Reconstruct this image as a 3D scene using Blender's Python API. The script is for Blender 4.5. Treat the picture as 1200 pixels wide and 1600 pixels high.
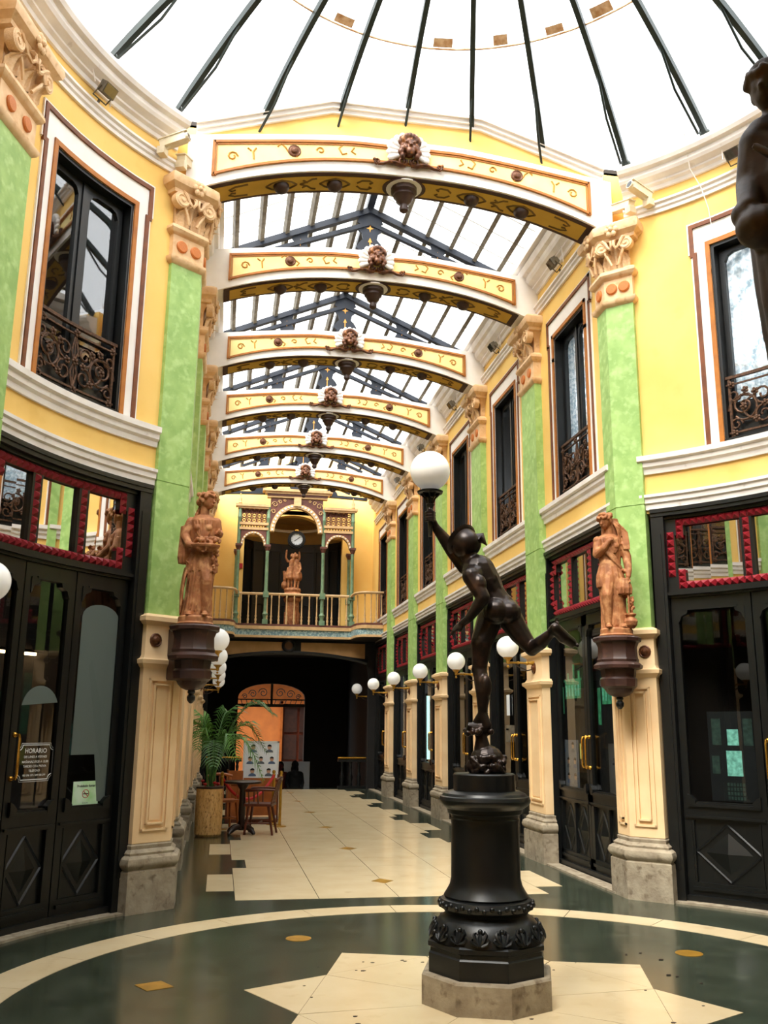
import bpy, bmesh, math, random
from mathutils import Vector, Matrix
for o in list(bpy.data.objects): bpy.data.objects.remove(o)
scene = bpy.context.scene
COL = scene.collection
PI = math.pi
R_ = math.radians
random.seed(7)

# ------------------------------------------------------------------ camera, world, sun, exposure
YAW, PITCH, ROLL, FPX = 0.170225, 0.230957, 0.009428, 1435.85
cam_data = bpy.data.cameras.new('camera'); cam = bpy.data.objects.new('camera', cam_data); COL.objects.link(cam)
cy, sy, cp, sp = math.cos(YAW), math.sin(YAW), math.cos(PITCH), math.sin(PITCH)
fw = Vector((sy*cp, cy*cp, sp)); rt = Vector((cy, -sy, 0)); up = rt.cross(fw)
rt2 = rt*math.cos(ROLL) + up*math.sin(ROLL); up2 = up*math.cos(ROLL) - rt*math.sin(ROLL)
M = Matrix((rt2, up2, -fw)).transposed().to_4x4(); M.translation = Vector((0, 0, 1.6))
cam.matrix_world = M
cam_data.sensor_fit = 'VERTICAL'; cam_data.sensor_height = 36.0; cam_data.lens = 36.0*FPX/1600.0
cam_data.clip_start = 0.05; cam_data.clip_end = 200
scene.camera = cam

world = bpy.data.worlds.new('sky'); scene.world = world; world.use_nodes = True
bg = world.node_tree.nodes['Background']
bg.inputs['Color'].default_value = (0.93, 0.97, 1.0, 1); bg.inputs['Strength'].default_value = 2.6
sun_d = bpy.data.lights.new('sun', 'SUN'); sun_d.energy = 7.0; sun_d.angle = R_(35); sun_d.color = (1.0, 0.95, 0.86)
sun = bpy.data.objects.new('sun', sun_d); COL.objects.link(sun)
sun.rotation_euler = (R_(26), R_(-24), 0)
vs = scene.view_settings
scene.display_settings.display_device = 'sRGB'
vs.view_transform = 'Standard'; vs.look = 'None'; vs.gamma = 1.0; vs.use_curve_mapping = False
vs.exposure = 0.85

# ------------------------------------------------------------------ materials
def lin(c):
    return tuple((x/12.92 if x <= 0.04045 else ((x+0.055)/1.055)**2.4) for x in c)
def hexc(h):
    return lin(tuple(int(h[i:i+2], 16)/255 for i in (0, 2, 4)))
MATS = {}
def mat(name, c1, c2=None, rough=0.6, metal=0.0, scale=6.0, bump=0.0, bscale=40.0, detail=4.0, spec=0.5, lo=0.35, hi=0.65, emit=0.0, stretch=(1, 1, 1), c3=None, c3scale=2.0, c3lo=0.6, c3hi=0.75):
    m = bpy.data.materials.new(name); m.use_nodes = True; MATS[name] = m
    nt = m.node_tree; bs = nt.nodes['Principled BSDF']
    bs.inputs['Roughness'].default_value = rough; bs.inputs['Metallic'].default_value = metal
    bs.inputs['Specular IOR Level'].default_value = spec
    col1 = hexc(c1)
    bs.inputs['Base Color'].default_value = (*col1, 1)
    tc = nt.nodes.new('ShaderNodeTexCoord'); mp = nt.nodes.new('ShaderNodeMapping')
    nt.links.new(tc.outputs['Object'], mp.inputs['Vector']); mp.inputs['Scale'].default_value = stretch
    last = None
    if c2:
        nz = nt.nodes.new('ShaderNodeTexNoise'); nz.inputs['Scale'].default_value = scale; nz.inputs['Detail'].default_value = detail
        nt.links.new(mp.outputs[0], nz.inputs['Vector'])
        rp = nt.nodes.new('ShaderNodeValToRGB'); rp.color_ramp.elements[0].position = lo; rp.color_ramp.elements[1].position = hi
        rp.color_ramp.elements[0].color = (*col1, 1); rp.color_ramp.elements[1].color = (*hexc(c2), 1)
        nt.links.new(nz.outputs['Fac'], rp.inputs['Fac']); last = rp.outputs['Color']
        if c3:
            n3 = nt.nodes.new('ShaderNodeTexNoise'); n3.inputs['Scale'].default_value = c3scale; n3.inputs['Detail'].default_value = 6
            nt.links.new(mp.outputs[0], n3.inputs['Vector'])
            r3 = nt.nodes.new('ShaderNodeValToRGB'); r3.color_ramp.elements[0].position = c3lo; r3.color_ramp.elements[1].position = c3hi
            nt.links.new(n3.outputs['Fac'], r3.inputs['Fac'])
            mx = nt.nodes.new('ShaderNodeMix'); mx.data_type = 'RGBA'
            nt.links.new(r3.outputs['Color'], mx.inputs[0]); nt.links.new(last, mx.inputs[6]); mx.inputs[7].default_value = (*hexc(c3), 1)
            last = mx.outputs[2]
        nt.links.new(last, bs.inputs['Base Color'])
    if bump:
        nb = nt.nodes.new('ShaderNodeTexNoise'); nb.inputs['Scale'].default_value = bscale; nb.inputs['Detail'].default_value = 5
        nt.links.new(mp.outputs[0], nb.inputs['Vector'])
        bp = nt.nodes.new('ShaderNodeBump'); bp.inputs['Strength'].default_value = bump; bp.inputs['Distance'].default_value = 0.01
        nt.links.new(nb.outputs['Fac'], bp.inputs['Height']); nt.links.new(bp.outputs[0], bs.inputs['Normal'])
    if emit:
        bs.inputs['Emission Color'].default_value = (*col1, 1); bs.inputs['Emission Strength'].default_value = emit
    return m
def glassmat(name, refl, tint=(1, 1, 1), rough=0.02, body=None, bodyfac=0.0, frame_ior=1.5):
    """thin pane: lets light straight through, mirrors part of it"""
    m = bpy.data.materials.new(name); m.use_nodes = True; MATS[name] = m
    nt = m.node_tree; nt.nodes.clear()
    out = nt.nodes.new('ShaderNodeOutputMaterial'); tr = nt.nodes.new('ShaderNodeBsdfTransparent'); gl = nt.nodes.new('ShaderNodeBsdfGlossy')
    tr.inputs[0].default_value = (*tint, 1); gl.inputs['Roughness'].default_value = rough
    fr = nt.nodes.new('ShaderNodeFresnel'); fr.inputs[0].default_value = frame_ior
    ad = nt.nodes.new('ShaderNodeMath'); ad.operation = 'ADD'; ad.use_clamp = True; ad.inputs[1].default_value = refl
    nt.links.new(fr.outputs[0], ad.inputs[0])
    ge = nt.nodes.new('ShaderNodeNewGeometry'); iv = nt.nodes.new('ShaderNodeMath'); iv.operation = 'SUBTRACT'; iv.inputs[0].default_value = 1.0; nt.links.new(ge.outputs['Backfacing'], iv.inputs[1])
    ml = nt.nodes.new('ShaderNodeMath'); ml.operation = 'MULTIPLY'; nt.links.new(ad.outputs[0], ml.inputs[0]); nt.links.new(iv.outputs[0], ml.inputs[1])     # only the outer face of a pane mirrors
    mx = nt.nodes.new('ShaderNodeMixShader'); nt.links.new(ml.outputs[0], mx.inputs[0]); nt.links.new(tr.outputs[0], mx.inputs[1]); nt.links.new(gl.outputs[0], mx.inputs[2])
    last = mx
    if bodyfac:
        df = nt.nodes.new('ShaderNodeBsdfTranslucent'); df.inputs[0].default_value = (*hexc(body), 1)
        d2 = nt.nodes.new('ShaderNodeBsdfDiffuse'); d2.inputs[0].default_value = (*hexc(body), 1)
        m0 = nt.nodes.new('ShaderNodeMixShader'); m0.inputs[0].default_value = 0.5
        nt.links.new(df.outputs[0], m0.inputs[1]); nt.links.new(d2.outputs[0], m0.inputs[2])
        m2 = nt.nodes.new('ShaderNodeMixShader'); m2.inputs[0].default_value = bodyfac
        nt.links.new(mx.outputs[0], m2.inputs[1]); nt.links.new(m0.outputs[0], m2.inputs[2]); last = m2
    nt.links.new(last.outputs[0], out.inputs[0])
    return m
mat('yellow', 'f4cb76', 'f0c368', 0.75, scale=1.6, bump=0.05, bscale=25, c3='e9bd62', c3scale=3.0, c3lo=0.62, c3hi=0.8)
mat('yellow_panel', 'fbe6a0', 'f7dc8c', 0.7, scale=3)
mat('soffit_yellow', 'cfa53e', 'c39a35', 0.7, scale=3)
mat('green', 'a2c472', '8cb160', 0.55, scale=7, bump=0.04, detail=9, c3='b1d084', c3scale=12, c3lo=0.5, c3hi=0.7)
mat('white', 'f4efe9', 'ece5df', 0.6, scale=3)
mat('white_trim', 'efe9e4', 'e0d8d2', 0.6, scale=4, c3='b9aea6', c3scale=9, c3lo=0.66, c3hi=0.8)
mat('beige', 'eccda0', 'e4c192', 0.6, scale=3, bump=0.03)
mat('capital', 'e8c59a', 'd9b081', 0.65, scale=8, bump=0.1, c3='c79a6a', c3scale=14, c3lo=0.55, c3hi=0.75)
mat('terracotta', 'a5683c', '85502c', 0.7, scale=9, bump=0.15, c3='c08a5a', c3scale=14, c3lo=0.5, c3hi=0.7)
mat('disc_orange', 'c9752f', 'b9672a', 0.6, scale=9)
mat('brown_line', '7d4216', '663410', 0.55, scale=9)
mat('orange_line', 'b8701f', 'a5611b', 0.55, scale=9)
mat('stone', 'a39781', '8a7d69', 0.85, scale=9, bump=0.5, bscale=30, detail=8, c3='6b5c49', c3scale=14, c3lo=0.55, c3hi=0.72)
mat('black_paint', '0f1111', '0b0c0c', 0.38, scale=5, bump=0.02)
mat('dark_door', '0f1111', '0a0c0c', 0.35, scale=5)
mat('red', '8e1a28', '75131d', 0.35, scale=10)
mat('iron', '2a2019', '3c2a1e', 0.5, 0.3, scale=30)
mat('rust_iron', '6b4a33', '3a281c', 0.6, 0.4, scale=40)
mat('bronze_brown', '6d3f22', '3b2013', 0.42, 0.35, scale=14, c3='9a6236', c3scale=20, c3lo=0.55, c3hi=0.7)
mat('dark_wood', '3a2118', '2a1812', 0.45, scale=8)
mat('bracket_brown', '43281f', '2e1a15', 0.45, scale=6, c3='5c392c', c3scale=5)
mat('statue_bronze', '2b211d', '1d1614', 0.33, 0.55, scale=6, c3='4a3429', c3scale=8, c3lo=0.55, c3hi=0.75)
mat('statue_dark', '3a2a22', '291d18', 0.6, scale=6, bump=0.15)
mat('pedestal_black', '17191a', '101213', 0.36, 0.2, scale=8, bump=0.06, bscale=20)
mat('floor_green', '3b4236', '2f352b', 0.16, scale=2.5, detail=9, c3='4b5145', c3scale=7, c3lo=0.55, c3hi=0.75, spec=0.45)
mat('floor_cream', 'dcc9a4', 'd4bf98', 0.2, scale=2.2, detail=7, c3='c9b38c', c3scale=5, c3lo=0.6, c3hi=0.8)
mat('brass', 'b88a2e', '9c7424', 0.35, 0.4, scale=12)
mat('gold', 'd9a545', 'b98330', 0.25, 0.9, scale=12)
mat('steel_blue', '272d3a', '20252f', 0.5, 0.2, scale=6)
mat('rib_green', '1e2b28', '16211f', 0.5, 0.2, scale=5)
mat('bar_grey', '6f6757', '544c3f', 0.7, scale=12)
mat('lace_iron', '39291d', '2a1d15', 0.5, 0.3, scale=20)
mat('gold_star', 'd99a4b', None, 0.4, 0.3)
mat('scroll_tan', 'c58f3f', None, 0.7)
mat('maroon', '43200f', '361a0c', 0.55, scale=8)
mat('scroll_dark', '6b4f16', None, 0.7)
mat('interior', '2a211b', '1d1713', 0.8, scale=2)
mat('interior_warm', '6b4a30', '553a26', 0.8, scale=2)
mat('curtain', 'aebfc6', 'eef2f2', 0.8, scale=26, detail=5, lo=0.42, hi=0.58)
nt_ = MATS['curtain'].node_tree; bs_ = nt_.nodes['Principled BSDF']; tl_ = nt_.nodes.new('ShaderNodeBsdfTranslucent'); mx_ = nt_.nodes.new('ShaderNodeMixShader'); mx_.inputs[0].default_value = .5
nt_.links.new(bs_.inputs['Base Color'].links[0].from_socket, tl_.inputs[0])
nt_.links.new(bs_.outputs[0], mx_.inputs[1]); nt_.links.new(tl_.outputs[0], mx_.inputs[2]); nt_.links.new(mx_.outputs[0], nt_.nodes['Material Output'].inputs[0])
mat('curtain_blue', '4a6fb5', '395aa0', 0.8, scale=9)
mat('globe', 'f4f2ee', None, 0.15, emit=0.10)
mat('cctv', 'e9dcc0', 'd8c8a8', 0.5, scale=9)
mat('cable', 'd8cfc6', None, 0.6)
mat('lens', '0b0b0c', None, 0.1)
mat('rust', 'b98a60', 'e0c4a4', 0.8, scale=14)
mat('gallery_wood', 'd9b584', 'caa472', 0.5, scale=9)
mat('gallery_plum', '6e4036', '5c342c', 0.55, scale=9)
mat('gallery_green', '7d9a7a', '6a876a', 0.5, scale=9)
mat('gallery_tile', 'a9c0c0', '6f8f9a', 0.5, scale=22, lo=0.45, hi=0.55)
mat('niche', 'b5935c', 'a5844e', 0.8, scale=2)
mat('street_orange', 'b8682a', 'a85d24', 0.8, scale=3)
mat('soil', '3a2a1c', '2c2016', 0.9, scale=20, bump=0.4)
mat('leaf', '46742f', '5f9440', 0.45, scale=4)
mat('leaf_dark', '365c28', '4a7836', 0.45, scale=4)
mat('planter', 'dcb070', 'c49655', 0.65, scale=9, stretch=(3, 3, .8), c3='7d5327', c3scale=24, c3lo=0.58, c3hi=0.64)
mat('chair_wood', '5f2a17', '471d10', 0.35, scale=9, stretch=(4, 4, 1))
mat('table_dark', '2b1813', '1f110d', 0.3, scale=9)
mat('orange_wood', 'a85d28', '8e4b1e', 0.4, scale=6)
mat('red_rope', 'b3171c', None, 0.6)
mat('paper', 'e6ecf2', None, 0.7)
mat('skin', 'c49a80', None, 0.7)
mat('hair_black', '15110f', None, 0.8)
mat('cloth_black', '17161a', '0f0f12', 0.85, scale=10)
mat('cloth_red', '5c1a1c', None, 0.85)
mat('ink_blue', '53688c', None, 0.7)
mat('ink_grey', '5c6472', None, 0.7)
mat('ink_black', '18191b', None, 0.7)
mat('sign_white', 'd8dcdc', None, 0.5)
mat('flyer', 'cfe8d2', '7fc95a', 0.6, scale=5, lo=0.4, hi=0.75)
mat('neon', 'c8fff0', None, 0.4, emit=1.6)
mat('lit_green', '4fae78', '16301f', 0.5, scale=8, emit=0.02)
mat('alarm_red', 'b8242b', None, 0.4)
glassmat('glass_dome', 0.0, (0.98, 0.99, 1.0), rough=0.2, body='ffffff', bodyfac=0.35, frame_ior=1.05)
glassmat('glass_roof', 0.0, (0.96, 0.97, 0.97), rough=0.2, body='f3efe6', bodyfac=0.4, frame_ior=1.05)
glassmat('glass_shop', 0.015, (0.75, 0.77, 0.77), rough=0.01)
glassmat('glass_transom', 0.8, (0.25, 0.27, 0.27), rough=0.015)
glassmat('glass_window', 0.12, (0.9, 0.92, 0.94), rough=0.02)
glassmat('glass_frost', 0.02, (0.3, 0.32, 0.32), rough=0.3, body='8d9a96', bodyfac=0.8)
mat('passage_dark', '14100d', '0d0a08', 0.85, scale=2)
mat('beam_brown', 'b58a58', 'a37a4a', 0.7, scale=3)

# ------------------------------------------------------------------ mesh helpers
class B:
    """collects geometry, then build() links it as one mesh object"""
    def __init__(s, warp=None): s.v = []; s.f = []; s.warp = warp; s.tf = None
    def add(s, verts, faces):
        n = len(s.v)
        if s.tf is not None: verts = [s.tf @ Vector(p) for p in verts]
        s.v += [tuple(p) for p in verts]; s.f += [tuple(i+n for i in f) for f in faces]
    def box(s, x0, x1, y0, y1, z0, z1, nx=1):
        vs = []; fs = []
        for i in range(nx+1):
            x = x0+(x1-x0)*i/nx
            vs += [(x, y0, z0), (x, y1, z0), (x, y1, z1), (x, y0, z1)]
        for i in range(nx):
            a = 4*i; b = a+4
            for k in range(4):
                j = (k+1) % 4; fs.append((a+k, a+j, b+j, b+k))
        fs.append((0, 3, 2, 1)); e = 4*nx; fs.append((e, e+1, e+2, e+3))
        s.add(vs, fs); return s
    def prism(s, poly, a0, a1, axis='y'):
        """poly of 2D points extruded along axis. y: poly=(x,z); z: poly=(x,y); x: poly=(y,z)"""
        n = len(poly)
        def P(p, a):
            return (p[0], a, p[1]) if axis == 'y' else ((p[0], p[1], a) if axis == 'z' else (a, p[0], p[1]))
        vs = [P(p, a0) for p in poly]+[P(p, a1) for p in poly]
        fs = [tuple(range(n))[::-1], tuple(range(n, 2*n))]
        for i in range(n):
            j = (i+1) % n; fs.append((i, j, n+j, n+i))
        s.add(vs, fs); return s
    def sweepx(s, prof, x0, x1, nx=1, closed=True):
        """profile (y,z) extruded along x"""
        n = len(prof); vs = []; fs = []
        for i in range(nx+1):
            x = x0+(x1-x0)*i/nx; vs += [(x, p[0], p[1]) for p in prof]
        for i in range(nx):
            for k in range(n if closed else n-1):
                j = (k+1) % n; fs.append((i*n+k, i*n+j, (i+1)*n+j, (i+1)*n+k))
        if closed: fs += [tuple(range(n))[::-1], tuple(range(nx*n, nx*n+n))]
        s.add(vs, fs); return s
    def lathe(s, prof, c=(0, 0, 0), seg=16, rot=0.0, a0=0.0, a1=2*PI, sx=1.0, sy=1.0):
        full = abs(a1-a0-2*PI) < 1e-6; m = seg if full else seg+1; n = len(prof); vs = []; fs = []
        for i in range(m):
            a = rot+a0+(a1-a0)*i/seg
            for r, z in prof: vs.append((c[0]+r*sx*math.cos(a), c[1]+r*sy*math.sin(a), c[2]+z))
        for i in range(seg):
            j = (i+1) % m
            for k in range(n-1): fs.append((i*n+k, j*n+k, j*n+k+1, i*n+k+1))
        if full:
            if prof[0][0] > 1e-5: fs.append(tuple(i*n for i in range(m))[::-1])
            if prof[-1][0] > 1e-5: fs.append(tuple(i*n+n-1 for i in range(m)))
        else:
            fs.append(tuple(range(n))); fs.append(tuple(range((m-1)*n, m*n))[::-1])
        s.add(vs, fs); return s
    def sphere(s, c, r, seg=12, rings=8, sc=(1, 1, 1)):
        vs = [(c[0], c[1], c[2]-r*sc[2])]; fs = []
        for k in range(1, rings):
            a = -PI/2+PI*k/rings
            for i in range(seg):
                t = 2*PI*i/seg
                vs.append((c[0]+r*sc[0]*math.cos(a)*math.cos(t), c[1]+r*sc[1]*math.cos(a)*math.sin(t), c[2]+r*sc[2]*math.sin(a)))
        vs.append((c[0], c[1], c[2]+r*sc[2])); top = len(vs)-1
        for i in range(seg):
            j = (i+1) % seg
            fs.append((0, 1+j, 1+i)); fs.append((top, top-seg+i, top-seg+j))
            for k in range(rings-2):
                a = 1+k*seg; fs.append((a+i, a+j, a+seg+j, a+seg+i))
        s.add(vs, fs); return s
    def tube(s, pts, r, seg=6, cap=True, flat=None):
        """tube along a path; r number or list; flat=(scale normal) squashes"""
        pts = [Vector(p) for p in pts]; n = len(pts)
        rs = r if isinstance(r, (list, tuple)) else [r]*n
        t0 = (pts[1]-pts[0]).normalized()
        ref = Vector((0, 0, 1)) if abs(t0.z) < 0.9 else Vector((1, 0, 0))
        u = t0.cross(ref).normalized(); vs = []; fs = []
        for i, p in enumerate(pts):
            t = (pts[min(i+1, n-1)]-pts[max(i-1, 0)])
            if t.length < 1e-9: t = t0
            t.normalize(); u = (u-t*u.dot(t))
            if u.length < 1e-6: u = t.orthogonal()
            u.normalize(); w = t.cross(u)
            for k in range(seg):
                a = 2*PI*k/seg; q = p+(u*math.cos(a)+w*math.sin(a))*rs[i]; vs.append(tuple(q))
        for i in range(n-1):
            for k in range(seg):
                j = (k+1) % seg; fs.append((i*seg+k, i*seg+j, (i+1)*seg+j, (i+1)*seg+k))
        if cap: fs += [tuple(range(seg))[::-1], tuple(range((n-1)*seg, n*seg))]
        s.add(vs, fs); return s
    def pyramid(s, cx, cz, h, y0, y1, hz=None):
        hz = hz or h
        s.add([(cx-h, y0, cz-hz), (cx+h, y0, cz-hz), (cx+h, y0, cz+hz), (cx-h, y0, cz+hz), (cx, y1, cz)], [(0, 1, 4), (1, 2, 4), (2, 3, 4), (3, 0, 4), (3, 2, 1, 0)]); return s
    def grid(s, fn, nu, nv):
        vs = [fn(i/nu, j/nv) for i in range(nu+1) for j in range(nv+1)]
        fs = [(i*(nv+1)+j, (i+1)*(nv+1)+j, (i+1)*(nv+1)+j+1, i*(nv+1)+j+1) for i in range(nu) for j in range(nv)]
        s.add(vs, fs); return s
    def mesh(s, name, mt, smooth=None):
        vs = s.v if s.warp is None else [s.warp(*p) for p in s.v]
        me = bpy.data.meshes.new(name); me.from_pydata(vs, [], s.f)
        bm = bmesh.new(); bm.from_mesh(me); bmesh.ops.recalc_face_normals(bm, faces=bm.faces); bm.to_mesh(me); bm.free()
        me.materials.append(MATS[mt] if isinstance(mt, str) else mt)
        if smooth is not None:
            me.polygons.foreach_set('use_smooth', [True]*len(me.polygons))
            me.set_sharp_from_angle(angle=R_(smooth))
        return me
    def build(s, name, mt, parent=None, smooth=None, kind=None, label=None):
        o = bpy.data.objects.new(name, s.mesh(name, mt, smooth)); COL.objects.link(o)
        if parent is not None: o.parent = parent
        if kind: o['kind'] = kind
        if label: o['label'] = label
        return o
def empty(name, loc=(0, 0, 0), rz=0.0, label=None, cat=None, group=None, kind=None):
    o = bpy.data.objects.new(name, None); COL.objects.link(o); o.empty_display_size = 0.1
    o.location = loc; o.rotation_euler = (0, 0, rz)
    return tag(o, label, cat, group, kind)
def tag(o, label=None, cat=None, group=None, kind=None):
    if label: o['label'] = label
    if cat: o['category'] = cat
    if group: o['group'] = group
    if kind: o['kind'] = kind
    return o
KIDS = {}
def kids(o): return [c for c in o.children]
def copy_tree(o, parent=None):
    c = o.copy(); COL.objects.link(c)
    if parent is not None: c.parent = parent
    for ch in o.children: copy_tree(ch, c)
    return c
def inst(me, name, parent, loc=(0, 0, 0), rot=(0, 0, 0), scale=(1, 1, 1)):
    o = bpy.data.objects.new(name, me); COL.objects.link(o); o.parent = parent
    o.location = loc; o.rotation_euler = rot; o.scale = scale
    return o
def bend(Rc):
    """local wall coords (x along, y into the room, z) to a wall curved round a centre at distance Rc"""
    if not Rc: return None
    def w(x, y, z): return ((Rc-y)*math.sin(x/Rc), Rc-(Rc-y)*math.cos(x/Rc), z)
    return w
def bend_at(Rc, x, y, z):
    if not Rc: return (x, y, z), 0.0
    return ((Rc-y)*math.sin(x/Rc), Rc-(Rc-y)*math.cos(x/Rc), z), x/Rc
def offset_poly(poly, off):
    """offset an open 2D polyline to its left by off, mitred"""
    n = len(poly); out = []
    for i in range(n):
        ns = []
        if i > 0:
            d = (Vector(poly[i])-Vector(poly[i-1])).normalized(); ns.append(Vector((-d.y, d.x)))
        if i < n-1:
            d = (Vector(poly[i+1])-Vector(poly[i])).normalized(); ns.append(Vector((-d.y, d.x)))
        if len(ns) == 1: m = ns[0]
        else:
            m = (ns[0]+ns[1]); m = m/m.length_squared*2.0
        out.append((poly[i][0]+m.x*off, poly[i][1]+m.y*off))
    return out
def plan_sweep(b, poly, prof, back=None):
    """poly: open plan polyline, prof: [(offset,z)...] bottom to top; closes to the back points"""
    rows = []
    for off, z in prof:
        pl = offset_poly(poly, off)
        rows.append([(p[0], p[1], z) for p in pl])
    n = len(poly); vs = [p for r in rows for p in r]; fs = []
    m = len(rows)
    for i in range(m-1):
        for k in range(n-1): fs.append((i*n+k, i*n+k+1, (i+1)*n+k+1, (i+1)*n+k))
        fs.append((i*n+n-1, i*n, (i+1)*n, (i+1)*n+n-1))
    fs.append(tuple(range(n))[::-1]); fs.append(tuple(range((m-1)*n, m*n)))
    b.add(vs, fs); return b
def arc(cx, cy, r, a0, a1, n):
    return [(cx+r*math.cos(R_(a0+(a1-a0)*i/n)), cy+r*math.sin(R_(a0+(a1-a0)*i/n))) for i in range(n+1)]
def spiral(cx, cz, r0, turns, a0, n=18, sgn=1, shrink=0.22):
    pts = []
    for i in range(n+1):
        t = i/n; a = a0+sgn*2*PI*turns*t; r = r0*(1-(1-shrink)*t); pts.append((cx+r*math.cos(a), cz+r*math.sin(a)))
    return pts
def remeshed(name, b, mt, voxel, smooth_it=2, parent=None, smooth=True):
    """melts overlapping closed shapes into one continuous skin"""
    me = b.mesh(name+'_src', mt); o = bpy.data.objects.new(name, me); COL.objects.link(o)
    md = o.modifiers.new('r', 'REMESH'); md.mode = 'VOXEL'; md.voxel_size = voxel
    if smooth_it:
        ms = o.modifiers.new('s', 'SMOOTH'); ms.factor = 0.5; ms.iterations = smooth_it
    dg = bpy.context.evaluated_depsgraph_get(); ev = o.evaluated_get(dg)
    m2 = bpy.data.meshes.new_from_object(ev); o.modifiers.clear(); o.data = m2; m2.name = name
    bpy.data.meshes.remove(me)
    m2.polygons.foreach_set('use_smooth', [True]*len(m2.polygons))
    if not m2.materials: m2.materials.append(MATS[mt])
    if parent is not None: o.parent = parent
    return o
def limb(b, pts, rs, seg=10):
    """chain of balls and tapering cones through joints"""
    for i, (p, r) in enumerate(zip(pts, rs)):
        b.sphere(p, r, seg, 8)
        if i: b.tube([pts[i-1], p], [rs[i-1], r], seg)
# ------------------------------------------------------------------ layout
XC = 1.80                       # axis of the straight passage
XR, XL = 4.15, -0.55            # its wall planes
CX, CY, RW = 1.78, 5.95, 3.90   # rotunda centre and wall radius
YP = [11.70+2.745*i for i in range(5)]          # pilasters of the passage
YB = [10.33+2.745*i for i in range(6)]          # bay centres
YEND = 25.42
Z_SHOP = 3.87
def rot_root(th, off=0.0):
    t = R_(th); return (CX+(RW-off)*math.sin(t), CY+(RW-off)*math.cos(t), 0), PI-t

# ------------------------------------------------------------------ floor with its inlays
fl = B(); fl.box(-8, 10, -5.2, 25.9, -0.25, 0.0)
floor = fl.build('floor', 'floor_green'); tag(floor, kind='structure')
def slab(poly, z1, name, mt, z0=-0.01):
    b = B(); b.prism(poly, z0, z1, 'z'); return b.build(name, mt, floor)
RCX, RCY = 1.63, 5.79
nseg = 24
for i in range(nseg):       # cream ring in segments
    a0 = 360*i/nseg+0.06; a1 = 360*(i+1)/nseg-0.06
    slab(arc(RCX, RCY, 3.18, a0, a1, 6)+arc(RCX, RCY, 2.86, a1, a0, 6), 0.0025, 'ring_slab', 'floor_cream')
SC = (1.66, 5.88)
def pol(r, a): return (SC[0]+r*math.cos(R_(a)), SC[1]+r*math.sin(R_(a)))
rin = 1.5*math.cos(R_(45))/math.cos(R_(22.5))
for k in range(8):          # eight pointed star
    a = 28+45*k
    slab([pol(rin-.004, a-22.2), pol(1.497, a), pol(rin-.004, a+22.2)], 0.0025, 'star_point', 'floor_cream')
    slab([pol(.3, a-22.3), pol(rin-.006, a-22.3), pol(rin-.006, a+22.3), pol(.3, a+22.3)], 0.0025, 'star_slab', 'floor_cream')
    c = pol(2.08, a)
    if k % 2 == 0: slab(arc(c[0], c[1], .10, 0, 354, 20), 0.003, 'round_inlay', 'brass')
    else:
        u = Vector((math.cos(R_(a)), math.sin(R_(a)))); w = Vector((-u.y, u.x))
        slab([tuple(Vector(c)+u*.13), tuple(Vector(c)+w*.12), tuple(Vector(c)-u*.13), tuple(Vector(c)-w*.12)], 0.003, 'diamond_inlay', 'brass')
# passage pavement: cream slabs, toothed edges, brass lozenges
per = 2.745
xs = [.22, 1.02, 1.80, 2.58, 3.33]
y0 = 9.40
rows = []
k = 0
while True:
    ya = y0+per*k
    if ya > 25.2: break
    rows += [(ya, ya+.5), (ya+.5, ya+1.6), (ya+1.6, ya+2.08), (ya+2.08, ya+per)] ; k += 1
g = 0.0035
def cream_rect(a, b_, c, d):
    if c > 25.4: return
    d = min(d, 25.4); slab([(a+g, c+g), (b_-g, c+g), (b_-g, d-g), (a+g, d-g)], 0.0025, 'paving_slab', 'floor_cream')
for k in range(6):
    ya = y0+per*k
    for (c, d, notch) in ((ya, ya+2.06, 0), (ya+2.06, ya+2.66, 1), (ya+2.66, ya+per, 0)):
        if c > 25.3: continue
        for j in range(4):
            a, b_ = xs[j], xs[j+1]
            if notch and j == 0: a += .16
            if notch and j == 3: b_ -= .16
            if d-c < .2: continue
            cream_rect(a, b_, c, d+(.085 if notch else 0))
    if ya+.52 < 25: cream_rect(-.06, .22, ya+.52, min(ya+1.60, 25.3)); cream_rect(3.33, 3.63, ya+.42, min(ya+1.50, 25.3))
for k in range(6):
    yy = 10.36+per*k
    if yy < 25.2: slab([(1.80-.12, yy), (1.80, yy-.16), (1.80+.12, yy), (1.80, yy+.16)], 0.0042, 'lozenge_inlay', 'brass')
for i in range(70):         # small debris chips cannot be counted
    pass
b = B()
for side, X in ((1, XR), (-1, XL)):
    b.box(X-(.16 if side > 0 else 0), X+(0 if side > 0 else .16), 9.3, 25.4, -0.01, 0.02)
b.build('threshold_strip', 'stone', floor)
for th0, th1 in ((42, 81), (-70, -41)):
    b = B(); b.prism([(CX+r*math.sin(R_(t)), CY+r*math.cos(R_(t))) for r, ts in ((RW-.1, [th0+(th1-th0)*i/20 for i in range(21)]), (RW+.06, [th1-(th1-th0)*i/20 for i in range(21)])) for t in ts], -.01, .02, 'z')
    b.build('threshold_strip', 'stone', floor)

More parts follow.
